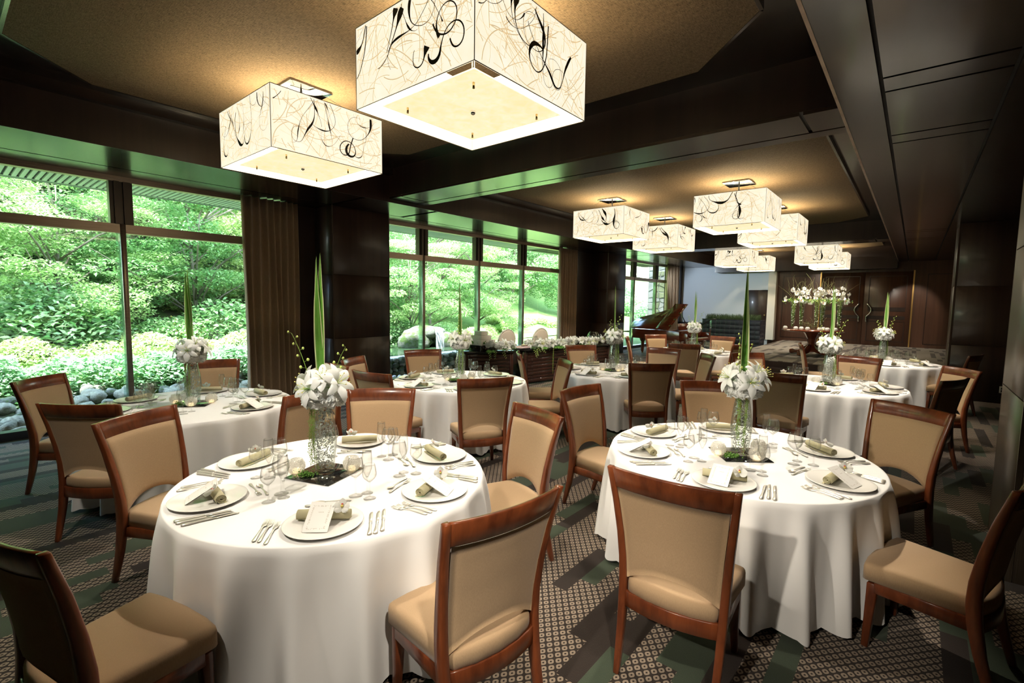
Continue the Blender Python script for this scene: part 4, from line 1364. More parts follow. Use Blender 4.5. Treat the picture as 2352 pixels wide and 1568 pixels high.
for i in range(520):
    z = 0.036 + 0.33 * rn.random()
    rmax = np.interp(z, [0.03, 0.05, 0.14, 0.19, 0.27, 0.36], [0.044, 0.047, 0.058, 0.061, 0.054, 0.040]) - 0.005
    r = rmax * sqrt(rn.uniform(0.35, 1)); a = rn.uniform(0, 6.283)
    s = rn.uniform(0.0035, 0.0058)
    p = Vector((r * cos(a), r * sin(a), z))
    ax = Matrix.Rotation(rn.uniform(0, 3), 3, 'X') @ Matrix.Rotation(rn.uniform(0, 3), 3, 'Y')
    mb.add([p + ax @ Vector(d) * s for d in ((1, 0, 0), (-1, 0, 0), (0, 1, 0), (0, -1, 0), (0, 0, 1), (0, 0, -1))],
           [(0, 2, 4), (2, 1, 4), (1, 3, 4), (3, 0, 4), (2, 0, 5), (1, 2, 5), (3, 1, 5), (0, 3, 5)])
beads_me = mb.mesh('crystal_beads', 'crystal_bead')
CPIECE = thing('floral_centrepiece', 'centrepiece', 'centrepiece')
part('vase', vase_me, CPIECE, label='tall clear glass vase')
tag(part('crystal_beads', beads_me, CPIECE, label='clear crystal beads filling the vase'), kind='stuff')
rn = random.Random(77)
HZ = VASE_H + 0.05
BL = [(a, el, r, sc) for (el, r, sc, n, ph) in ((-0.25, .085, 1.2, 7, 0.2), (0.30, .090, 1.2, 6, 0.6), (0.85, .085, 1.15, 4, 0.1)) for a in [ph + 2 * pi * q / n for q in range(n)]]
for i, (a, el, r, s) in enumerate(BL):
    d = Vector((cos(a) * cos(el), sin(a) * cos(el), sin(el)))
    p_ = Vector((0, 0, HZ + 0.012)) + Vector((d.x * r, d.y * r, d.z * r * 1.15))
    part('bloom', BLOOMS[i % 3], CPIECE, tuple(p_), tuple(d.to_track_quat('Z', 'Y').to_euler()), s)
for a, el, s in ((-0.45, 0.45, 1.15), (1.6, 0.6, 1.0), (2.9, 0.35, 1.05), (4.3, 0.2, 1.0), (5.0, 0.8, 0.95)):
    d = Vector((cos(a) * cos(el), sin(a) * cos(el), sin(el)))
    part('lily', LILY, CPIECE, tuple(Vector((0, 0, HZ + 0.035)) + d * 0.10), tuple(d.to_track_quat('Z', 'Y').to_euler()), s)
part('leaf_blade', blade_mesh(0.82, 0.027, 0.9), CPIECE, (0.0, 0.0, HZ - 0.02), (0, 0, -0.6), label='tall striped green leaf blade')
part('leaf_blade', blade_mesh(0.80, 0.024, -0.7), CPIECE, (-0.012, 0.012, HZ - 0.02), (0.01, -0.012, 0.5))
part('bud_spray', spray_mesh(1, 0.34, -0.05), CPIECE, (-0.05, -0.03, HZ + 0.03), (0, -0.15, 0.6))
part('bud_spray', spray_mesh(2, 0.25, 0.05), CPIECE, (0.04, 0.02, HZ + 0.03), (0, 0.1, 0.4))
for a, t in ((0.6, 0.25), (1.9, 0.35), (3.1, 0.3), (4.4, 0.2), (5.4, 0.3)):
    part('palm_frond', FROND, CPIECE, (0.055 * cos(a), 0.055 * sin(a), HZ + 0.045), (t, 0, a - pi / 2))
part('bead_strand', strand_mesh(3, 0.40, 0.03), CPIECE, (-0.030, -0.062, HZ - 0.035), (0, 0.02, 0.4))
part('bead_strand', strand_mesh(5, 0.36, 0.03), CPIECE, (-0.062, -0.035, HZ - 0.035), (0, -0.02, 0.9))
CPP = Proto(CPIECE)
mirror_me = bev(boxmesh('mirror_tile', 'mirror_black', (-0.15, 0.15, -0.15, 0.15, 0, 0.005)), 0.001, 1)
MIR = single('mirror_tile', mirror_me, 'mirror')
VOT = thing('votive_holder', 'votive', 'candle holder')
part('glass_bowl', revolve('glass_bowl', 'crackle_glass', [(1e-5, 0.0), (0.022, 0.0), (0.040, 0.012), (0.050, 0.035), (0.049, 0.055), (0.036, 0.080), (0.031, 0.084), (0.029, 0.083), (0.045, 0.055), (0.046, 0.035), (0.037, 0.015), (1e-5, 0.005)], 24), VOT)
part('candle', revolve('candle', 'candle_wax', [(1e-5, 0.006), (0.020, 0.006), (0.020, 0.026), (1e-5, 0.028)], 14), VOT)
VP = Proto(VOT)
MOSS = MB()
rn = random.Random(12)
for i in range(120):
    p = Vector((rn.gauss(0, 0.028), rn.gauss(0, 0.018), abs(rn.gauss(0, 0.010)) + 0.003))
    MOSS.ball(tuple(p), rn.uniform(0.003, 0.006), 5, 3)
MOSSP = single('moss_clump', MOSS.mesh('moss_clump', 'moss_green'), 'moss')
for k, ((cx, cy), words) in TABLES.items():
    off = {1: (-0.07, -0.04), 2: (0.03, -0.03)}.get(k, (0, 0))
    x, y = cx + off[0], cy + off[1]
    mr = {1: radians(20), 2: radians(38)}.get(k, radians(30 + 7 * k))
    MIR.put((x, y, TZ + 0.001), mr, 'black square mirror tile under the flowers on the ' + words, 'black mirror tiles')
    CPP.put((x, y, TZ + 0.0065), 0.35 * (k - 1) + YAW, 'tall white lily and leaf centrepiece on the ' + words, 'floral centrepieces')
    for i, (a, r) in enumerate(((YAW + pi + 0.15, 0.155), (YAW + 0.25, 0.145), (YAW - 1.15, 0.13))):
        if k == 1 and i == 2: continue
        VP.put((x + r * cos(a), y + r * sin(a), TZ + (0.007 if abs(r) < 0.15 else 0.007)), a, '%s crackle glass votive beside the vase on the %s' % (('left', 'right', 'front')[i], words), 'crackle glass votives')
    MOSSP.put((x - 0.085 * cos(YAW) + 0.06 * sin(YAW), y - 0.085 * sin(YAW) - 0.06 * cos(YAW), TZ + 0.006), YAW, 'small green moss clump by the vase on the ' + words, 'moss clumps')
# ------------------------------------------------------------------ bridal table
def bridal_unit(name, p0, p1, depth, label, zt=0.72):
    p0, p1 = Vector(p0), Vector(p1)
    L = (p1 - p0).length
    rz = atan2(p1.y - p0.y, p1.x - p0.x)
    o = thing(name, label, 'table', (p0.x, p0.y, 0), rz)
    part('worktop', bev(boxmesh('worktop', 'piano_black', (-0.03, L + 0.03, -0.04, depth, zt - 0.035, zt)), 0.004, 1), o)
    n = 9
    sl = bev(boxmesh('slat', 'slat_wood', (0.075, L - 0.075, 0.0, 0.02, -0.033, 0.033)), 0.004, 1)
    for i in range(n):
        part('slat', sl, o, (0, 0.004 * (i % 2), 0.075 + 0.070 * i))
    for x in (0.0, L - 0.07):
        part('end_post', bev(boxmesh('end_post', 'slat_wood', (x, x + 0.07, -0.005, 0.07, 0, zt - 0.036)), 0.004, 1), o)
        part('side_panel', boxmesh('side_panel', 'slat_wood', (x + 0.02, x + 0.05, 0.075, depth - 0.05, 0.02, zt - 0.036)), o)
    part('inner_panel', boxmesh('inner_panel', 'dark_gap', (0.06, L - 0.06, 0.03, 0.045, 0.02, zt - 0.036)), o)
    return o, rz, L
BA = bridal_unit('cake_table', (-6.41, 6.33), (-5.93, 7.17), 0.68, 'dark slatted cake table left of the bridal table')
BB = bridal_unit('bridal_table', (-5.93, 7.52), (-5.40, 10.07), 0.75, 'long dark slatted bridal table by the waterfall window')
def local(P0, rz, x, y):
    return (P0[0] + x * cos(rz) - y * sin(rz), P0[1] + x * sin(rz) + y * cos(rz))

def garland(x0, x1, P0, rz, label, seed, dens):
    rn = random.Random(seed)
    o = thing('flower_garland', label, 'flowers', (P0[0], P0[1], 0.722), rz)
    n = int((x1 - x0) * dens)
    for i in range(n):
        x = x0 + (x1 - x0) * (i + rn.random()) / n
        d = Vector((rn.uniform(-.5, .5), -0.5 + rn.uniform(-.4, .5), 0.8))
        part('bloom', BLOOMS[i % 3], o, (x, 0.05 + rn.uniform(-0.08, 0.08), 0.06 + rn.uniform(0, 0.09)), tuple(d.to_track_quat('Z', 'Y').to_euler()), rn.uniform(1.3, 1.9))
    for i in range(int((x1 - x0) * 8)):
        x = rn.uniform(x0, x1)
        d = Vector((rn.uniform(-.6, .6), -0.9, rn.uniform(-0.1, 0.7)))
        part('lily', LILY, o, (x, 0.0 + rn.uniform(-0.03, 0.06), 0.06 + rn.uniform(-0.02, 0.06)), tuple(d.to_track_quat('Z', 'Y').to_euler()), rn.uniform(1.0, 1.4))
    for i in range(int((x1 - x0) * 7)):
        x = rn.uniform(x0 - 0.05, x1 + 0.05)
        part('bud_spray', SPRAYS[i % 2], o, (x, -0.06, 0.045), (radians(rn.uniform(115, 165)), rn.uniform(-.4, .4), rn.uniform(-.4, .4)), rn.uniform(0.6, 1.0))
    for i in range(int((x1 - x0) * 10)):
        x = rn.uniform(x0, x1)
        part('palm_frond', FROND, o, (x, -0.02, 0.03), (rn.uniform(-0.9, 0.4), 0, pi + rn.uniform(-1, 1)), rn.uniform(0.8, 1.3))
    return o
SPRAYS = [spray_mesh(7, 0.22, 0.05), spray_mesh(9, 0.20, -0.04)]
ga = garland(0.45, 1.0, (-6.41, 6.33), BA[1], 'white lily garland on the cake table edge', 3, 16)
gb = garland(0.15, 2.35, (-5.93, 7.52), BB[1], 'long white lily garland along the bridal table edge', 5, 16)
part('bead_strand', strand_mesh(11, 0.62, 0.02, 90), gb, (0.72, -0.07, 0.03))
# cake
cx, cy = local((-6.41, 6.33), BA[1], 0.42, 0.36)
ck = thing('wedding_cake', 'three-tier square white wedding cake on dark stand', 'cake', (cx, cy, 0.7215), BA[1] + 0.5)
part('stand', bev(boxmesh('stand', 'piano_black', (-0.24, 0.24, -0.24, 0.24, 0, 0.10)), 0.01, 2), ck, label='dark ornate stand')
for i, (s, z0, z1) in enumerate(((0.20, 0.101, 0.20), (0.145, 0.201, 0.285), (0.095, 0.286, 0.36))):
    part('tier', bev(boxmesh('tier', 'cake_icing', (-s, s, -s, s, z0, z1)), 0.008, 2), ck)
ivy = MB()
rn = random.Random(4)
for i in range(70):
    a = rn.uniform(0, 6.283)
    r = rn.uniform(0.20, 0.27)
    Mx = Matrix.Translation((r * cos(a), r * sin(a), 0.115 + rn.uniform(0, 0.06))) @ look((rn.uniform(-1, 1), rn.uniform(-1, 1), 1)) @ Matrix.Rotation(rn.uniform(0, 6), 4, 'Z')
    ivy.grid(lambda u, v: Mx @ Vector(((2 * u - 1) * 0.022 * sin(pi * (0.1 + 0.8 * v)), 0.045 * v, 0.006 * sin(pi * v))), 2, 2)
part('ivy', ivy.mesh('ivy', 'leaf_fern'), ck, label='green ivy leaves round the base')
# fish bowl with flower
bx, by = local((-5.93, 7.52), BB[1], 2.45, 0.40)
fb = thing('fish_bowl', 'round clear glass bowl with white blooms on the bridal table', 'bowl', (bx, by, 0.7215))
bp = [(1e-5, 0.0), (0.08, 0.0)] + [(0.150 * sin(a), 0.135 - 0.14 * cos(a)) for a in [0.62 + i * 0.2 for i in range(10)]] + [(0.092, 0.26), (0.088, 0.26)] + [(0.147 * sin(a), 0.135 - 0.137 * cos(a)) for a in [2.4 - i * 0.2 for i in range(10)]] + [(1e-5, 0.004)]
part('bowl', revolve('bowl', 'vase_glass', bp, 28), fb)
for i in range(5):
    part('bloom', BLOOMS[i % 3], fb, (0.05 * cos(i * 1.26), 0.05 * sin(i * 1.26), 0.06 + 0.03 * (i % 2)), (0.3 * cos(i), 0.3 * sin(i), i), 0.9)
# items on the bridal table
P0, rz = (-5.93, 7.52), BB[1]
x_, y_ = local(P0, rz, 0.75, 0.42)
tag(ob('table_runner', bev(boxmesh('table_runner', 'pink_cloth', (-0.70, 0.70, -0.24, 0.24, 0, 0.004)), 0.001, 1), None, (x_, y_, 0.7215), (0, 0, rz)), 'pale pink runner on the bridal table', 'runner')
for i, x in enumerate((0.45, 1.05)):
    q = local(P0, rz, x, 0.50)
    w = ('left', 'right')[i] + ' oval chair on the bridal table'
    PR['napkin'].put((q[0], q[1], 0.7262 + 0.0245), rot=(0, 0, rz), label='olive rolled napkin before the ' + w, group='rolled napkins')
    q = local(P0, rz, x + 0.2, 0.40)
    PR['flute'].put((q[0], q[1], 0.7262), rot=(0, 0, 0), label='clear flute before the ' + w, group='champagne flutes')
    q = local(P0, rz, x + 0.26, 0.48)
    PR['red'].put((q[0], q[1], 0.7262), rot=(0, 0, 0), label='clear wine glass before the ' + w, group='large wine glasses')
# oval-back chairs
oc = thing('oval_chair', 'oval', 'chair')
def oval(a, b, n=28): return [(a * cos(2 * pi * i / n), b * sin(2 * pi * i / n)) for i in range(n)]
mb = MB()
secs = []
for (s, y) in ((0.80, -0.028), (0.95, -0.020), (0.95, 0.020), (0.80, 0.030)):
    secs.append([(x * s, y, 0.80 + z * s) for x, z in oval(0.235, 0.26)])
mb.sweep(secs, 0, True, True)
part('backrest', mb.mesh('backrest', 'oval_upholstery'), oc, (0, -0.24, 0), (radians(-9), 0, 0))
mb = MB()
mb.tube([(x, 0, 0.80 + z) for x, z in oval(0.235, 0.26, 36)] + [(0.235, 0, 0.80)], 0.016, 6)
for x, z in oval(0.232, 0.257, 36):
    mb.ball((x, 0.018, 0.80 + z), 0.0105, 5, 4)
part('gilded_frame', mb.mesh('gilded_frame', 'ivory'), oc, (0, -0.24, 0), (radians(-9), 0, 0), label='cream carved oval frame')
part('seat', bev(boxmesh('seat', 'oval_upholstery', (-0.25, 0.25, -0.24, 0.25, 0.40, 0.49)), 0.03, 3), oc)
for x, y in ((-0.22, -0.21), (0.22, -0.21), (-0.22, 0.22), (0.22, 0.22)):
    part('leg', MB().lathe([(0.014, 0), (0.016, 0.1), (0.026, 0.36), (0.026, 0.41)], 10).mesh('leg', 'ivory'), oc, (x, y, 0))
OP = Proto(oc)
for i, (x, lb) in enumerate(((0.42, 'left cream oval-back chair behind the bridal table'), (1.42, 'right cream oval-back chair behind the bridal table'))):
    q = local(P0, rz, x, 1.02)
    OP.put((q[0], q[1], 0), rz + pi, lb, 'cream oval-back chairs')

# ------------------------------------------------------------------ grand piano
pn = thing('grand_piano', 'reddish mahogany grand piano with raised lid by the far window', 'piano', (-7.40, 14.95, 0), radians(-10))
pn.scale = (0.95, 0.95, 0.95)
def outline(x1):
    pts = [(0.28, 0.0), (x1, 0.0), (x1, 1.45)]
    xs = 1.62 if x1 > 1.7 else x1 - 0.02
    for i in range(13):
        t = i / 12
        pts.append((lerp(xs, 0.34, t), 1.45 - 0.74 * (0.6 * t + 0.4 * (0.5 - 0.5 * cos(pi * t)))))
    pts += [(0.22, 0.64), (0.11, 0.54), (0.045, 0.41), (0.035, 0.28), (0.07, 0.14), (0.16, 0.035)]
    return pts
part('case', bev(MB().prism(outline(2.02), 0.54, 0.86).mesh('case', 'piano_wood'), 0.008, 2, 40), pn)
lid = bev(MB().prism(outline(1.62), 0.0, 0.022).mesh('lid', 'piano_wood'), 0.004, 1, 40)
lo = part('lid', lid, pn, (0, 0, 0.868), (radians(36), 0, 0))
fl = ob('lid_flap', bev(boxmesh('lid_flap', 'piano_wood', (1.14, 1.60, 0.02, 1.43, 0.026, 0.045)), 0.004, 1), lo)
KIDS.setdefault(lo.name, []).append(fl)
for y in (0.2, 0.55, 0.9, 1.25):
    h_ = ob('hinge', bev(boxmesh('hinge', 'brass', (1.56, 1.63, y - 0.03, y + 0.03, 0.020, 0.050)), 0.003, 1), lo)
q = Matrix.Rotation(radians(36), 3, 'X') @ Vector((1.40, 1.20, 0))
part('lid_prop', MB().tube([(1.55, 1.38, 0.86), (q.x, q.y, q.z + 0.865)], 0.014, 6).mesh('lid_prop', 'piano_black'), pn)
part('key_block', bev(boxmesh('key_block', 'piano_wood', (2.02, 2.32, 0.0, 0.09, 0.54, 0.80), (2.02, 2.32, 1.36, 1.45, 0.54, 0.80)), 0.01, 2), pn)
part('key_bed', bev(boxmesh('key_bed', 'piano_wood', (2.02, 2.36, 0.0, 1.45, 0.54, 0.615)), 0.006, 1), pn)
for i in range(26):
    y0 = 0.10 + i * 1.25 / 26
    part('key', boxmesh('key', 'ivory', (2.10, 2.30, y0 + 0.001, y0 + 0.047, 0.617, 0.640)), pn)
mb = MB()
for i in range(25):
    if i % 7 in (2, 6): continue
    y0 = 0.10 + (i + 1) * 1.25 / 26
    mb.box(2.10, 2.22, y0 - 0.012, y0 + 0.012, 0.6405, 0.652)
part('black_keys', mb.mesh('black_keys', 'piano_black'), pn)
part('fallboard', bev(boxmesh('fallboard', 'piano_wood', (2.03, 2.06, 0.09, 1.36, 0.64, 0.84)), 0.004, 1), pn)
dk = MB(); dk.obox(Matrix.Translation((1.78, 0.72, 0.98)) @ Matrix.Rotation(radians(-18), 4, 'Y'), 0.012, 0.40, 0.115)
part('music_desk', bev(dk.mesh('music_desk', 'piano_wood'), 0.01, 2), pn)
leg = MB().lathe([(0.045, 0.05), (0.05, 0.10), (0.055, 0.14), (0.062, 0.40), (0.10, 0.47), (0.12, 0.54)], 8, 0, False).mesh('leg', 'piano_wood')
for x, y in ((0.42, 0.34), (2.10, 0.14), (2.10, 1.31)):
    l_ = part('leg', leg, pn, (x, y, 0))
    c_ = ob('caster', MB().lathe([(0.03, 0), (0.032, 0.02), (0.02, 0.05)], 10).mesh('caster', 'brass'), l_)
    KIDS.setdefault(l_.name, []).append(c_)
part('pedal_lyre', boxmesh('pedal_lyre', 'piano_wood', (1.90, 1.94, 0.60, 0.64, 0.10, 0.54), (1.90, 1.94, 0.80, 0.84, 0.10, 0.54), (1.86, 1.98, 0.55, 0.89, 0.05, 0.10)), pn)

# ------------------------------------------------------------------ tiled planter and handrail
pl = thing('tiled_planter', 'dark square-tiled planter with grass behind the far table', 'planter', (-5.95, 18.0, 0.0))
part('box', boxmesh('box', 'grout', (0, 1.93, 0, 0.7, 0, 1.10)), pl)
tile = bev(boxmesh('tile', 'tile_blue', (-0.078, 0.078, -0.008, 0.0, -0.078, 0.078)), 0.003, 1)
for i in range(12):
    for j in range(7):
        part('tile', tile, pl, (0.082 + 0.161 * i, 0, 0.060 + 0.161 * j - 0.0))
for i in range(4):
    for j in range(7):
        part('tile', tile, pl, (1.93, 0.09 + 0.161 * i, 0.060 + 0.161 * j), (0, 0, pi / 2))
part('rim', bev(boxmesh('rim', 'tile_blue', (-0.012, 1.945, -0.012, 0.05, 1.10, 1.13), (1.89, 1.945, 0.05, 0.7, 1.10, 1.13)), 0.004, 1), pl)
rn = random.Random(9)
gr = MB()
for i in range(1700):
    x, y = rn.uniform(0.08, 1.85), rn.uniform(0.06, 0.62)
    h_, a, ln = rn.uniform(0.10, 0.26), rn.uniform(0, 6.283), rn.uniform(0.03, 0.15)
    w = 0.005
    p0, p1, p2 = Vector((x, y, 1.09)), Vector((x + ln * 0.35 * cos(a), y + ln * 0.35 * sin(a), 1.09 + h_ * 0.75)), Vector((x + ln * cos(a), y + ln * sin(a), 1.09 + h_))
    s = Vector((-sin(a), cos(a), 0)) * w
    gr.add([p0 - s, p0 + s, p1 + s * 0.8, p1 - s * 0.8, p2], [(0, 1, 2, 3), (3, 2, 4)])
tag(part('grass', gr.mesh('grass', 'grass_blade'), pl, label='tufted dark green grass'), kind='stuff')
hr = thing('handrail', 'black sloping handrail on glass posts beside the piano', 'handrail', (-5.2, 16.5, 0))
part('rail', MB().tube([(0.18, 0, 1.165), (0.05, 0, 1.165), (-0.36, 0, 0.90), (-0.80, 0, 0.60), (-0.95, 0, 0.60)], 0.022, 8).mesh('rail', 'black_metal'), hr)
for x, z in ((0.02, 1.14), (-0.76, 0.60)):
    part('post', boxmesh('post', 'glass_edge', (x - 0.025, x + 0.025, -0.008, 0.008, 0.0, z)), hr)

# ------------------------------------------------------------------ flower display table on the stage
dt = thing('display_table', 'round dark pedestal table with scroll feet on the stage', 'table', (-2.15, 15.6, 0.301))
part('tabletop', revolve('tabletop', 'piano_wood', [(1e-5, 0.655), (0.68, 0.655), (0.73, 0.665), (0.75, 0.68), (0.745, 0.70), (1e-5, 0.70)], 48), dt)
part('pedestal', MB().lathe([(0.16, 0.10), (0.13, 0.16), (0.10, 0.30), (0.12, 0.45), (0.20, 0.60), (0.26, 0.655)], 8, 0, False).mesh('pedestal', 'piano_wood'), dt)
ft = []
for r, z, hw, hz in ((0.08, 0.20, 0.05, 0.10), (0.20, 0.14, 0.05, 0.08), (0.34, 0.075, 0.048, 0.045), (0.46, 0.06, 0.048, 0.040), (0.55, 0.066, 0.05, 0.062), (0.60, 0.062, 0.045, 0.045)):
    ft.append([(r, -hw, z - hz), (r, hw, z - hz), (r, hw, z + hz), (r, -hw, z + hz)])
fme = bev(MB().sweep(ft).mesh('foot', 'piano_wood'), 0.012, 2, 30)
for i in range(4):
    part('foot', fme, dt, (0, 0, 0), (0, 0, YAW + 0.5 + i * pi / 2))
tv = revolve('trumpet_vase', 'vase_glass', [(1e-5, 0), (0.055, 0), (0.055, 0.012), (0.035, 0.03), (0.037, 0.10), (0.055, 0.45), (0.085, 0.80), (0.081, 0.80), (0.051, 0.45), (0.033, 0.10), (1e-5, 0.06)], 24)
stems = MB()
rn = random.Random(8)
for i in range(10):
    a = rn.uniform(0, 6.283)
    stems.tube([(0.02 * cos(a), 0.02 * sin(a), 0.09), (0.03 * cos(a + 1), 0.03 * sin(a + 1), 0.45), (0.05 * cos(a + 1.5), 0.05 * sin(a + 1.5), 0.80)], 0.004, 4, 0)
for i in range(36):
    z = rn.uniform(0.15, 0.7); r = 0.03 + 0.03 * z
    a = rn.uniform(0, 6.283)
    stems.ball((r * cos(a), r * sin(a), z), rn.uniform(0.008, 0.015), 5, 4, 1)
stems_me = stems.mesh('stems', ['stem_green', 'petal_cream'])
def twig_mesh(seed, h):
    rn = random.Random(seed)
    mb = MB()
    for q in range(7):
        a = rn.uniform(0, 6.283); el = rn.uniform(0.9, 1.35)
        p = Vector((0, 0, 0)); pts = [p.copy()]
        d = Vector((cos(a) * cos(el), sin(a) * cos(el), sin(el)))
        L = h * rn.uniform(0.7, 1.1)
        n = 24
        for i in range(n):
            d += Vector((rn.uniform(-1, 1), rn.uniform(-1, 1), rn.uniform(-0.5, 0.5))) * 0.34
            d += Vector((cos(a) * cos(el), sin(a) * cos(el), sin(el))) * 0.16
            d.normalize()
            p = p + d * L / n
            pts.append(p.copy())
        mb.tube(pts, [0.0055 * (1 - 0.75 * i / n) for i in range(n + 1)], 4, 0, True)
    return mb.mesh('willow_twig', 'twig')
TW = [twig_mesh(s, 0.85) for s in (3, 6)]
green = MB()
for i in range(150):
    a = rn.uniform(0, 6.283); r = rn.uniform(0.06, 0.30)
    Mx = Matrix.Translation((r * cos(a), r * sin(a), 0.05 - 0.35 * (r - 0.05) + rn.uniform(-0.03, 0.03))) @ look((rn.uniform(-1, 1), rn.uniform(-1, 1), 0.6)) @ Matrix.Rotation(rn.uniform(0, 6), 4, 'Z')
    green.grid(lambda u, v: Mx @ Vector(((2 * u - 1) * 0.010 * sin(pi * (0.1 + 0.85 * v)), 0.05 * v, 0)), 2, 2, i % 2)
green_me = green.mesh('greenery', ['leaf_fern', 'bud_green'])
VS = [((-2.62, 15.45), 'leftmost tall glass vase of white orchids'), ((-2.46, 15.72), 'second tall glass vase of white orchids from the left'), ((-2.06, 15.42), 'middle tall glass vase of white orchids'),
      ((-1.97, 15.80), 'second tall glass vase of white orchids from the right'), ((-1.56, 15.60), 'rightmost tall glass vase of white orchids')]
for i, ((x, y), lb) in enumerate(VS):
    o = thing('orchid_arrangement', lb + ' on display table', 'flower vase', (x, y, 1.003), 0.9 * i, 'tall orchid arrangements')
    part('vase', tv, o); part('stems', stems_me, o)
    part('greenery', green_me, o, (0, 0, 0.80))
    part('willow_twig', TW[i % 2], o, (0, 0, 0.78))
    rn = random.Random(40 + i)
    for q in range(20):
        a = rn.uniform(0, 6.283); t = rn.random()
        r = 0.05 + 0.17 * rn.random(); z = 0.84 + 0.32 * t * (1 - r)
        if q > 15: r, z = rn.uniform(0.2, 0.34), 0.80 - rn.uniform(0, 0.08)
        d = Vector((cos(a), sin(a), 0.35))
        part('orchid_flower', orchid_me, o, (r * cos(a), r * sin(a), z), tuple(d.to_track_quat('Z', 'Y').to_euler()), rn.uniform(1.3, 1.75))
ball = revolve('globe_candle', 'petal_white', [(1e-5, 0.0), (0.03, 0.0), (0.052, 0.02), (0.058, 0.045), (0.05, 0.07), (0.03, 0.088), (0.022, 0.086), (1e-5, 0.078)], 18)
BPp = single('globe_candle', ball, 'candle')
for i, (x, y, wd) in enumerate(((-2.78, 15.35, 'at the far left edge'), (-2.50, 15.22, 'before the left vases'), (-2.36, 15.20, 'right of the left vases'), (-2.20, 15.10, 'left of the middle vase'), (-1.93, 15.16, 'right of the middle vase'),
                            (-1.76, 15.2, 'left of the right vase'), (-1.60, 15.30, 'before the rightmost vase'), (-1.88, 15.45, 'behind the other front candles'))):
    BPp.put((x, y, 1.003), 0, 'round white globe candle %s on the display table' % wd, 'globe candles')
nest = MB()
rn = random.Random(21)
for i in range(60):
    a = rn.uniform(0, 6.28); r = 0.16
    p = Vector((rn.gauss(0, 0.09), rn.gauss(0, 0.06), abs(rn.gauss(0.05, 0.07))))
    q = p + Vector((rn.gauss(0, 0.12), rn.gauss(0, 0.08), abs(rn.gauss(0.05, 0.09))))
    nest.tube([p, (p + q) / 2 + Vector((rn.gauss(0, .02), rn.gauss(0, .02), 0.02)), q], 0.003, 3)
tag(ob('twig_nest', nest.mesh('twig_nest', 'twig'), None, (-2.25, 15.75, 1.006)), 'loose tangle of thin twigs between the tall vases', 'twigs')
# ------------------------------------------------------------------ garden outside the windows
def gz(x, y):
    """ground height outside"""
    d = max(0.0, -12.6 - x + 0.4 * sin(y * 0.4))
    z = -0.06 + 0.03 * sin(x * 1.3) * sin(y * 0.9)
    z += 0.30 * d if y < 13 else 0.16 * d
    if d > 6: z += 0.35 * (d - 6)
    # pond basin
    if -12.6 < x < -9.0 and 4.6 < y < 11.4: z = -0.25
    return min(z, 14)
def lawn_z(x, y): return gz(x, y)
mb = MB()
NX, NY = 60, 90
mb.grid(lambda u, v: (-8.15 - 32 * u, -14 + 70 * v, gz(-8.15 - 32 * u, -14 + 70 * v)), NX, NY)
tag(ob('garden_ground', mb.mesh('garden_ground', 'soil')), 'dark garden soil and slope outside the windows', 'ground', None, 'structure')
# lawn behind the pond
mb = MB()
def lw(u, v):
    x = -12.7 - 14 * u; y = 12.2 + 20 * v - 3.0 * u * (1 - v)
    return (x, y, gz(x, y) + 0.12 + 0.9 * u * u)
mb.grid(lw, 24, 24)
tag(ob('garden_lawn', mb.mesh('garden_lawn', 'lawn')), 'bright sloping lawn behind the pond', 'lawn', None, 'structure')
mb = MB(); mb.grid(lambda u, v: (-8.2 - 4.2 * u, 11.4 + 12 * v, 0.02 + 0.10 * u), 8, 16)
tag(ob('garden_lawn', mb.mesh('garden_lawn', 'lawn')), 'sunlit lawn strip close to the far windows', 'lawn', None, 'structure')

def leaves(name, n, sampler, size, mat, flat=0.6, seed=1, aspect=0.5):
    """n small folded leaves, each 2 quads sharing a midrib"""
    rs = np.random.RandomState(seed)
    P = sampler(n, rs)
    n = len(P)
    s = size * rs.uniform(0.6, 1.3, n)[:, None]
    a = rs.uniform(0, 2 * pi, n)
    d = np.stack([np.cos(a), np.sin(a), rs.normal(-0.15, 0.45, n)], 1)
    d /= np.linalg.norm(d, axis=1)[:, None]
    up = np.stack([rs.normal(0, 1 - flat, n), rs.normal(0, 1 - flat, n), np.ones(n)], 1)
    sd = np.cross(d, up); sd /= np.linalg.norm(sd, axis=1)[:, None]
    nr = np.cross(sd, d)
    V = np.empty((n, 4, 3))
    V[:, 0] = P - d * s * 0.5
    V[:, 1] = P + sd * s * aspect * 0.5 + nr * s * 0.10
    V[:, 2] = P + d * s * 0.5
    V[:, 3] = P - sd * s * aspect * 0.5 + nr * s * 0.10
    me = bpy.data.meshes.new(name)
    me.vertices.add(4 * n); me.loops.add(4 * n); me.polygons.add(n)
    me.vertices.foreach_set('co', V.reshape(-1).astype(np.float32))
    me.loops.foreach_set('vertex_index', np.arange(4 * n, dtype=np.int32))
    me.polygons.foreach_set('loop_start', np.arange(0, 4 * n, 4, dtype=np.int32))
    me.update(calc_edges=True)
    me.materials.append(M[mat])
    return me
def blobs(cs):
    """sampler: shells of ellipsoids (cx,cy,cz,rx,ry,rz)"""
    C = np.array(cs, float)
    def f(n, rs):
        w = C[:, 3] * C[:, 4] ** 0.5 * C[:, 5] ** 0.5
        k = rs.choice(len(C), n, p=w / w.sum())
        v = rs.normal(0, 1, (n, 3)); v /= np.linalg.norm(v, axis=1)[:, None]
        r = rs.uniform(0.45, 1.05, n)[:, None] ** 0.6
        return C[k, :3] + v * r * C[k, 3:]
    return f
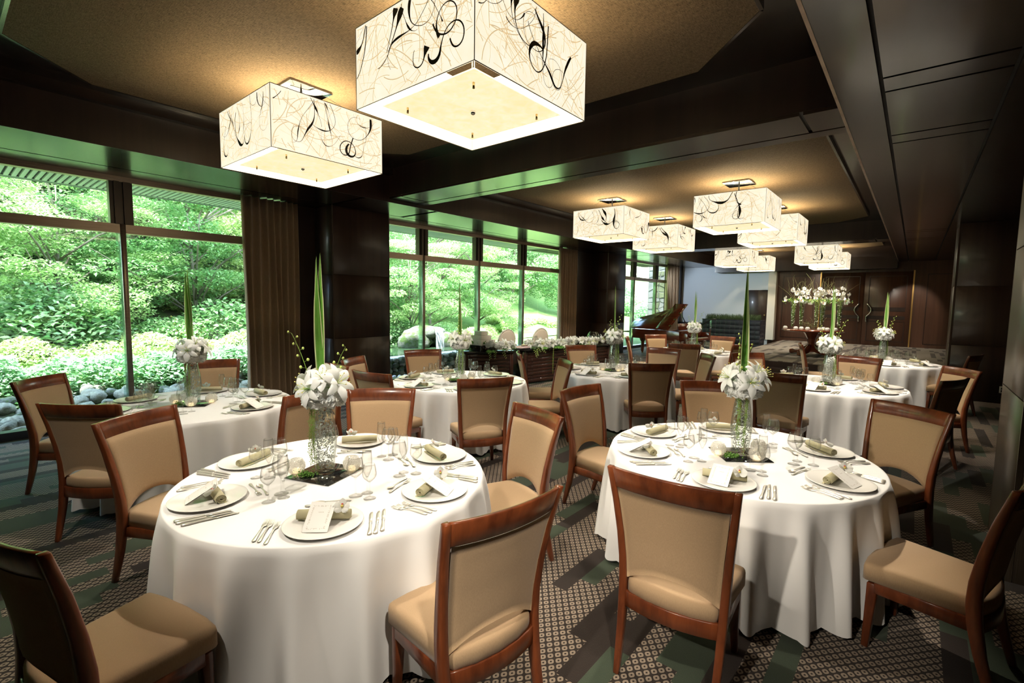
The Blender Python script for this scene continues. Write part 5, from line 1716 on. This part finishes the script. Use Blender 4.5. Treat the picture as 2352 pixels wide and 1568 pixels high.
def tree_mesh(seed, H, spread, layers, per, n, size, mat, flat):
    rn = random.Random(seed)
    cs, br = [], []
    for l in range(layers):
        t = (l + 0.5) / layers
        z = H * (0.16 + 0.84 * t)
        R = spread * (0.45 + 0.8 * sin(pi * (0.15 + 0.72 * t)))
        for q in range(per):
            a = rn.uniform(0, 6.283)
            r = R * sqrt(rn.random())
            s = rn.uniform(0.35, 0.75) * spread * 0.55
            c = (r * cos(a), r * sin(a), z + rn.uniform(-0.2, 0.2), s, s, s * rn.uniform(0.22, 0.42) if flat > 0.7 else s * 0.7)
            cs.append(c)
            if q < 3: br.append(c)
    me = leaves('foliage', n, blobs(cs), size, mat, flat, seed)
    tr = MB()
    pts = [(0.10 * sin(2.1 * t + seed), 0.12 * sin(1.7 * t + 2 * seed), H * 0.85 * t) for t in [i / 9 for i in range(10)]]
    tr.tube([(0, 0, -0.3)] + pts, [H * 0.013] + [H * 0.0125 * (1 - 0.75 * i / 9) for i in range(10)], 7)
    for c in br:
        i = min(8, max(1, int((c[2] / H - 0.22) / 0.85 * 9)))
        p, q = Vector(pts[i]), Vector(c[:3])
        m_ = (p + q) / 2 + Vector((0, 0, 0.1))
        tr.tube([p, m_, q, q + (q - m_) * 0.7], [H * 0.006, H * 0.005, H * 0.003, H * 0.001], 5)
    return me, tr.mesh('trunk', 'bark')
KINDS = {
    'maple': tree_mesh(3, 5.0, 2.0, 8, 9, 30000, 0.095, 'leaf_maple', 0.82),
    'maple2': tree_mesh(8, 5.0, 2.2, 7, 9, 30000, 0.095, 'leaf_mid', 0.82),
    'dark': tree_mesh(5, 6.5, 2.4, 7, 10, 26000, 0.14, 'leaf_dark', 0.55),
    'broad': tree_mesh(11, 5.5, 2.1, 7, 10, 26000, 0.12, 'leaf_mid', 0.55),
    'lime': tree_mesh(14, 5.0, 2.2, 7, 9, 26000, 0.105, 'leaf_lime', 0.75),
}
SHSTEM = MB().tube([(0, 0, -0.1), (0.03, 0.02, 0.3), (-0.02, 0.05, 0.7)], [0.04, 0.03, 0.015], 6).mesh('stem', 'bark')
def tree(kind, x, y, s, label, rz=0.0, dz=0.0):
    o = thing('garden_tree', label, 'tree', (x, y, gz(x, y) + dz), rz, 'trees in the garden')
    o.scale = (s, s, s)
    f = part('foliage', KINDS[kind][0], o); tag(f, kind='stuff')
    part('trunk', KINDS[kind][1], o)
tree('maple', -14.0, 1.7, 0.82, 'light green maple with forked trunk, left of the window mullion')
tree('maple', -13.6, -0.5, 0.80, 'pale maple at the far left of the garden window', 2.0)
tree('maple2', -14.6, 4.4, 0.95, 'layered maple standing right of the left window mullion', 1.0)
tree('lime', -15.5, 6.6, 0.95, 'yellow-green maple behind the first curtain edge', 0.6)
tree('maple2', -16.8, 2.8, 1.15, 'taller layered maple behind the front maples', 3.0)
tree('dark', -18.0, -1.5, 0.95, 'dark evergreen at the left end of the slope', 0.3)
tree('dark', -18.6, 1.0, 1.0, 'dark evergreen high behind the left maples', 1.3)
tree('broad', -18.2, 4.6, 1.0, 'mid green broadleaf tree on the slope behind maples', 2.1)
tree('lime', -19.5, 7.4, 1.15, 'bright yellow-green tree high on the slope', 4.0)
tree('dark', -22.0, 3.6, 1.3, 'tall dark evergreen at the top of the slope', 0.5)
tree('dark', -22.5, -2.0, 1.3, 'tall dark tree in the upper left corner of the view', 5.0)
tree('broad', -22.0, 9.5, 1.3, 'broadleaf tree at the top behind the pond side', 3.3)
# seen through the waterfall window
tree('maple', -12.9, 10.2, 0.74, 'feathery pale maple over the waterfall rock', 2.6)
tree('broad', -14.3, 8.8, 0.85, 'leafy tree left behind the waterfall', 1.1)
tree('maple2', -16.0, 13.6, 1.15, 'maple with leaning dark trunk behind the waterfall', 0.2)
tree('lime', -18.8, 17.5, 1.15, 'spreading lime-green maple in the middle of the waterfall window', 2.9)
tree('broad', -19.0, 23.0, 1.15, 'dense round broadleaf tree at the right of the lawn', 0.7)
tree('broad', -16.5, 26.0, 0.85, 'rounded tree at the right end of the lawn', 4.4)
tree('dark', -22.5, 14.5, 1.3, 'tall dark tree behind the lawn, left', 2.2)
tree('dark', -24.5, 20.5, 1.35, 'tall dark tree behind the lawn, middle', 4.7)
tree('dark', -25.0, 28.0, 1.4, 'tall dark tree behind the lawn, right', 1.7)
tree('lime', -23.0, 33.0, 1.4, 'pale green tree at the far right of the garden', 3.7)
tree('dark', -21.0, 11.0, 1.2, 'dark tree between the slope and the lawn', 0.9)
tree('dark', -21.5, 17.5, 1.15, 'dark tree just behind the lawn centre', 3.9)
tree('broad', -20.5, 25.5, 1.1, 'leafy tree behind the right lawn hedge', 5.1)
tree('maple', -15.2, 15.8, 0.8, 'small layered maple on the lawn', 5.6)
# shrubs and hedges
SHM = {k: leaves('foliage', 7000, blobs([(0, 0, 0.45, 1.0, 1.0, 0.75), (0.5, 0.3, 0.4, 0.7, 0.7, 0.5), (-0.5, -0.3, 0.5, 0.7, 0.7, 0.6)]), 0.11, m_, 0.5, sd) for k, m_, sd in (('a', 'leaf_shrub', 21), ('b', 'leaf_mid', 22), ('c', 'leaf_dark', 23), ('d', 'leaf_lime', 24))}
SHRUBS = []
rn = random.Random(61)
for i in range(58):
    y = -5 + 44 * (i + rn.random()) / 58
    x = (-14.2, -16.5, -19.0, -22.0)[i % 4] + rn.uniform(-0.9, 0.9)
    if 10.5 < y < 32 and x > -20.5: continue
    SHRUBS.append((x, y, rn.uniform(0.9, 1.6) * (1 + 0.05 * (-14 - x)), 'abcabdab'[i % 8]))
SHRUBS += [(-12.9, 6.6, 0.7, 'b'), (-12.7, 8.0, 0.8, 'a'), (-12.9, 11.6, 0.8, 'b'), (-12.4, 10.9, 0.5, 'd'), (-13.1, 9.6, 0.9, 'b'), (-12.75, 4.9, 0.75, 'a'), (-13.0, 0.4, 0.7, 'd'), (-13.2, 3.3, 0.8, 'b')]
SW = {'a': 'glossy green', 'b': 'pale green', 'c': 'dark green', 'd': 'yellow-green'}
ORD = 'first second third fourth fifth sixth seventh eighth ninth tenth eleventh twelfth thirteenth fourteenth fifteenth sixteenth seventeenth eighteenth nineteenth twentieth'.split()
cnt = {}
for i, (x, y, s, k) in enumerate(sorted(SHRUBS, key=lambda q: atan2(-q[0], q[1]), reverse=True)):
    q = cnt[k] = cnt.get(k, -1) + 1
    o = thing('garden_shrub', '%s %s shrub from the left on the garden slope' % (ORD[q], SW[k]), 'shrub', (x, y, gz(x, y)), 1.7 * i, 'shrubs on the garden slope')
    o.scale = (s, s, s)
    tag(part('foliage', SHM[k], o), kind='stuff')
    part('stem', SHSTEM, o)
def hedge_mesh(seed, L, W, H, n, size, mat):
    def f(n_, rs):
        u = rs.uniform(-1, 1, n_); a = rs.uniform(0, pi, n_)
        k = rs.uniform(0.82, 1.04, n_)
        bump = 1 + 0.10 * np.sin(u * L * 3.1 + seed) + 0.06 * np.sin(u * L * 7.3)
        return np.stack([W * np.cos(a) * k, u * L, np.maximum(0.02, H * np.abs(np.sin(a)) ** 0.6 * k * bump)], 1)
    return leaves('foliage', n, f, size, mat, 0.55, seed)
HM = {'lime': hedge_mesh(1, 2.2, 0.75, 0.85, 11000, 0.075, 'leaf_lime'), 'shrub': hedge_mesh(2, 2.2, 0.62, 0.66, 9000, 0.10, 'leaf_shrub'),
      'lawnhedge': hedge_mesh(3, 2.4, 0.5, 0.6, 9000, 0.08, 'leaf_lime')}
hcore = MB().lathe([(0.98, 0.0), (0.90, 0.55), (0.5, 0.80), (1e-5, 0.86)], 14).mesh('core', 'moss_green')
def hedge(kind, x, y, label, rz=0.0, s=1.0):
    o = thing('garden_hedge', label, 'hedge', (x, y, gz(x, y)), rz, 'hedges in the garden')
    o.scale = (s, s, s)
    f = part('foliage', HM[kind], o); tag(f, kind='stuff')
    W, L, H = {'lime': (0.66, 2.1, 0.82), 'shrub': (0.52, 2.1, 0.60), 'lawnhedge': (0.42, 2.3, 0.55)}[kind]
    part('inner_growth', hcore, o, None, None, (W, L, H))
hedge('shrub', -10.75, -1.4, 'low leafy green shrub at the left below the window', 0.05)
hedge('shrub', -10.70, 1.9, 'low leafy green shrub in the middle below the window', -0.04)
hedge('shrub', -10.75, 4.6, 'low leafy green shrub near the curtain', 0.02, 0.95)
hedge('lime', -12.0, -1.0, 'yellow-green clipped hedge at the left of the garden', 0.03)
hedge('lime', -12.05, 2.6, 'yellow-green clipped hedge behind the window mullion', -0.05)
hedge('lime', -13.2, 6.2, 'yellow-green hedge beside the pond', -0.3)
hedge('lawnhedge', -13.1, 13.6, 'curving hedge at the left of the lawn', 0.55)
hedge('lawnhedge', -14.6, 17.6, 'curving hedge in the middle of the lawn', 0.3)
hedge('lawnhedge', -14.0, 22.0, 'clipped hedge at the right of the lawn', -0.2)
# rocks
def rock_mesh(seed, sub=2, rough=0.25):
    bm = bmesh.new()
    bmesh.ops.create_icosphere(bm, subdivisions=sub, radius=1.0)
    rs = random.Random(seed)
    ds = [(Vector((rs.gauss(0, 1), rs.gauss(0, 1), rs.gauss(0, 1))).normalized(), rs.uniform(0.55, 0.9)) for _ in range(9)]
    for v in bm.verts:
        n = v.co.normalized()
        k = 1.0
        for d, c in ds:
            q = n.dot(d)
            if q > c * 0.9: k = min(k, c * 0.95 / max(q, 0.2) + 0.06)
        v.co = n * (k + rs.uniform(-1, 1) * 0.03 * rough * 4)
    for f in bm.faces: f.smooth = True
    me = bpy.data.meshes.new('stone')
    bm.to_mesh(me); bm.free()
    return me
def withmat(me, m):
    me = me.copy(); me.materials.append(M[m]); return me
RK = [rock_mesh(s) for s in (1, 2, 3, 4, 5)]
RR = [withmat(r, 'river_rock') for r in RK]
RM = [withmat(r, 'mossy_rock') for r in RK]
RB = [withmat(rock_mesh(s, 3, 0.4), 'mossy_rock') for s in (7, 8)]
rn = random.Random(50)
se = thing('stone_edging', 'border of rounded river stones below the left window', 'stone border', (-9.3, 1.5, 0))
for i in range(290):
    x = -0.95 + rn.random() * 1.88; y = rn.uniform(-3.2, 3.0)
    s = rn.uniform(0.07, 0.15)
    part('stone', RR[i % 5] if rn.random() < 0.75 else RM[i % 5], se, (x, y, -0.05 + 0.55 * s + max(0, -x + 0.2) * 0.10), (rn.uniform(-.3, .3), rn.uniform(-.3, .3), rn.uniform(0, 6)), (s * 1.25, s, s * 0.75))
# retaining wall of stacked stones at the pond
pw = thing('stacked_stone_wall', 'low wall of stacked mossy stones holding the pond', 'stone wall', (-9.05, 8.0, 0))
for row in range(4):
    y = -3.3 + 0.07 * row
    while y < 3.4:
        s = rn.uniform(0.075, 0.115)
        part('stone', RM[rn.randrange(5)] if rn.random() < 0.6 else RR[rn.randrange(5)], pw, (0.10 - 0.03 * row + rn.uniform(-.02, .02), y, -0.02 + 0.10 * row), (rn.uniform(-.5, .5), rn.uniform(-.5, .5), rn.uniform(0, 6)), (s, s * 1.15, s * 0.8))
        y += s * 2.0
part('backing', boxmesh('backing', 'soil', (-0.30, 0.03, -3.4, 3.5, -0.3, 0.29)), pw)
part('coping', bev(boxmesh('coping', 'pebble_white', (-0.36, 0.0, -3.4, 3.5, 0.29, 0.335)), 0.015, 2), pw)
pb = MB()
for i in range(900):
    x, y = rn.uniform(-8.78, -8.15), rn.uniform(4.6, 12.5)
    s = rn.uniform(0.025, 0.05)
    pb.ball((x, y, -0.04 + rn.uniform(0, 0.03)), s, 6, 4, 0, 0.6)
tag(ob('pebble_bed', pb.mesh('pebble_bed', 'pebble_white')), 'bed of white pebbles outside the waterfall window', 'pebbles', None, 'stuff')
tag(ob('pond_water', boxmesh('pond_water', 'pond_water', (-12.5, -9.35, 4.7, 11.3, 0.0, 0.27))), 'still green pond water behind the stone wall', 'water', None, 'structure')
BPR = [Proto(tag(ob('boulder', r), 'b', 'rock')) for r in RB]
for i, (x, y, z, s, lb) in enumerate((
        (-11.25, 9.05, 0.42, (0.55, 0.55, 0.50), 'grey boulder beside the waterfall'), (-11.05, 10.05, 0.36, (0.50, 0.48, 0.52), 'grey boulder right of the waterfall'),
        (-11.95, 8.15, 0.38, (0.55, 0.58, 0.42), 'large pale boulder left of the waterfall'), (-11.45, 9.50, 0.62, (0.62, 0.70, 0.36), 'flat-topped boulder on top of the waterfall'),
        (-14.6, 5.9, 0.75, (0.9, 0.8, 0.6), 'mossy boulder behind the left maples'), (-14.4, 3.2, 0.55, (0.55, 0.6, 0.4), 'grey boulder at the maple foot'),
        (-13.3, 4.3, 0.45, (0.7, 0.8, 0.45), 'pale boulder behind the clipped hedge'), (-14.9, 7.6, 0.9, (1.0, 1.0, 0.8), 'dark rock bank above the pond'))):
    r = BPR[i % 2].put((x, y, z), 0.8 * i, lb, 'garden boulders')
    r.scale = s
# waterfall sheet
wf = MB()
def wfn(u, v):
    a = lerp(-0.13, 0.13, u) * (1 + 0.35 * (1 - v))
    t = 1 - v
    return (-10.86 + 0.34 * t ** 0.6 + 0.02 * sin(19 * u), 9.50 + a - 0.10 * t + 0.012 * sin(24 * u + 4 * v), 0.272 + 0.60 * (1 - t ** 1.6))
wf.grid(wfn, 24, 14)
tag(ob('waterfall', wf.mesh('waterfall', 'falling_water')), 'small white waterfall over the rocks into the pond', 'waterfall')
# eave with slats and gutter outside the windows
ev = thing('roof_eave', 'slatted pale eave and dark gutter above the windows outside', 'eave', (0, 0, 0))
tag(ev, kind='structure')
part('board', boxmesh('board', 'roof_dark', (-9.6, -8.16, Y0, YB, 3.30, 3.38)), ev)
part('gutter', boxmesh('gutter', 'gutter_dark', (-9.75, -9.55, Y0, YB, 3.285, 3.42)), ev)
slat = boxmesh('slat', 'eave_slat', (-9.5, -8.3, -0.022, 0.022, 3.27, 3.295))
y = -2.2
while y < 12.0:
    part('slat', slat, ev, (0, y, 0)); y += 0.075
tag(ob('roof', boxmesh('roof', 'roof_dark', (-9.6, 2.6, Y0 - 0.3, YB + 0.3, 4.0, 4.2))), 'flat roof over the hall', 'roof', None, 'structure')
# stone building seen through the far window
def stone_wall(name, x, y, rz, W, H, label, seed, cell=0.34, moss=0.1):
    rn = random.Random(seed)
    o = tag(thing(name, label, 'wall', (x, y, -0.1), rz), kind='structure')
    part('mortar', boxmesh('mortar', 'wall_stone', (0, W, 0.0, 0.3, 0, H)), o)
    nx, nz = int(W / cell), int(H / (cell * 0.8))
    P = {}
    for i in range(nx + 1):
        for j in range(nz + 1):
            jx = 0 if i in (0, nx) else rn.uniform(-.32, .32) * cell
            jz = 0 if j in (0, nz) else rn.uniform(-.32, .32) * cell * 0.8
            P[i, j] = Vector((W * i / nx + jx, H * j / nz + jz))
    for i in range(nx):
        for j in range(nz):
            c = [P[i, j], P[i + 1, j], P[i + 1, j + 1], P[i, j + 1]]
            m_ = sum(c, Vector((0, 0))) / 4
            if rn.random() < 0.5:
                c = [c[0], (c[0] + c[1]) / 2 + Vector((0, rn.uniform(0, .03))), c[1], c[2], (c[2] + c[3]) / 2 + Vector((0, rn.uniform(-.03, 0))), c[3]]
            q = [m_ + (p - m_) * 0.90 for p in c]
            d = rn.uniform(0.02, 0.05)
            n = len(q)
            mb = MB()
            mb.sweep([[(p.x, 0.0, p.y) for p in q], [(p.x, -d, p.y) for p in [m_ + (p - m_) * 0.9 for p in q]]], 0, True, False)
            me = mb.mesh('stone', 'wall_stone_moss' if rn.random() < moss else 'wall_stone')
            part('stone', me, o)
stone_wall('stone_building', -11.0, 24.5, radians(8), 4.0, 4.5, 'pale rubble stone building outside the far window', 3, 0.42, 0.04)
stone_wall('stone_buttress', -9.9, 22.6, radians(20), 1.2, 3.3, 'mossy stone buttress outside the far window', 6, 0.30, 0.75)
stone_wall('stone_side_wall', -8.9, 23.0, radians(12), 1.6, 4.5, 'rubble stone wall right of the buttress', 9, 0.40, 0.15)
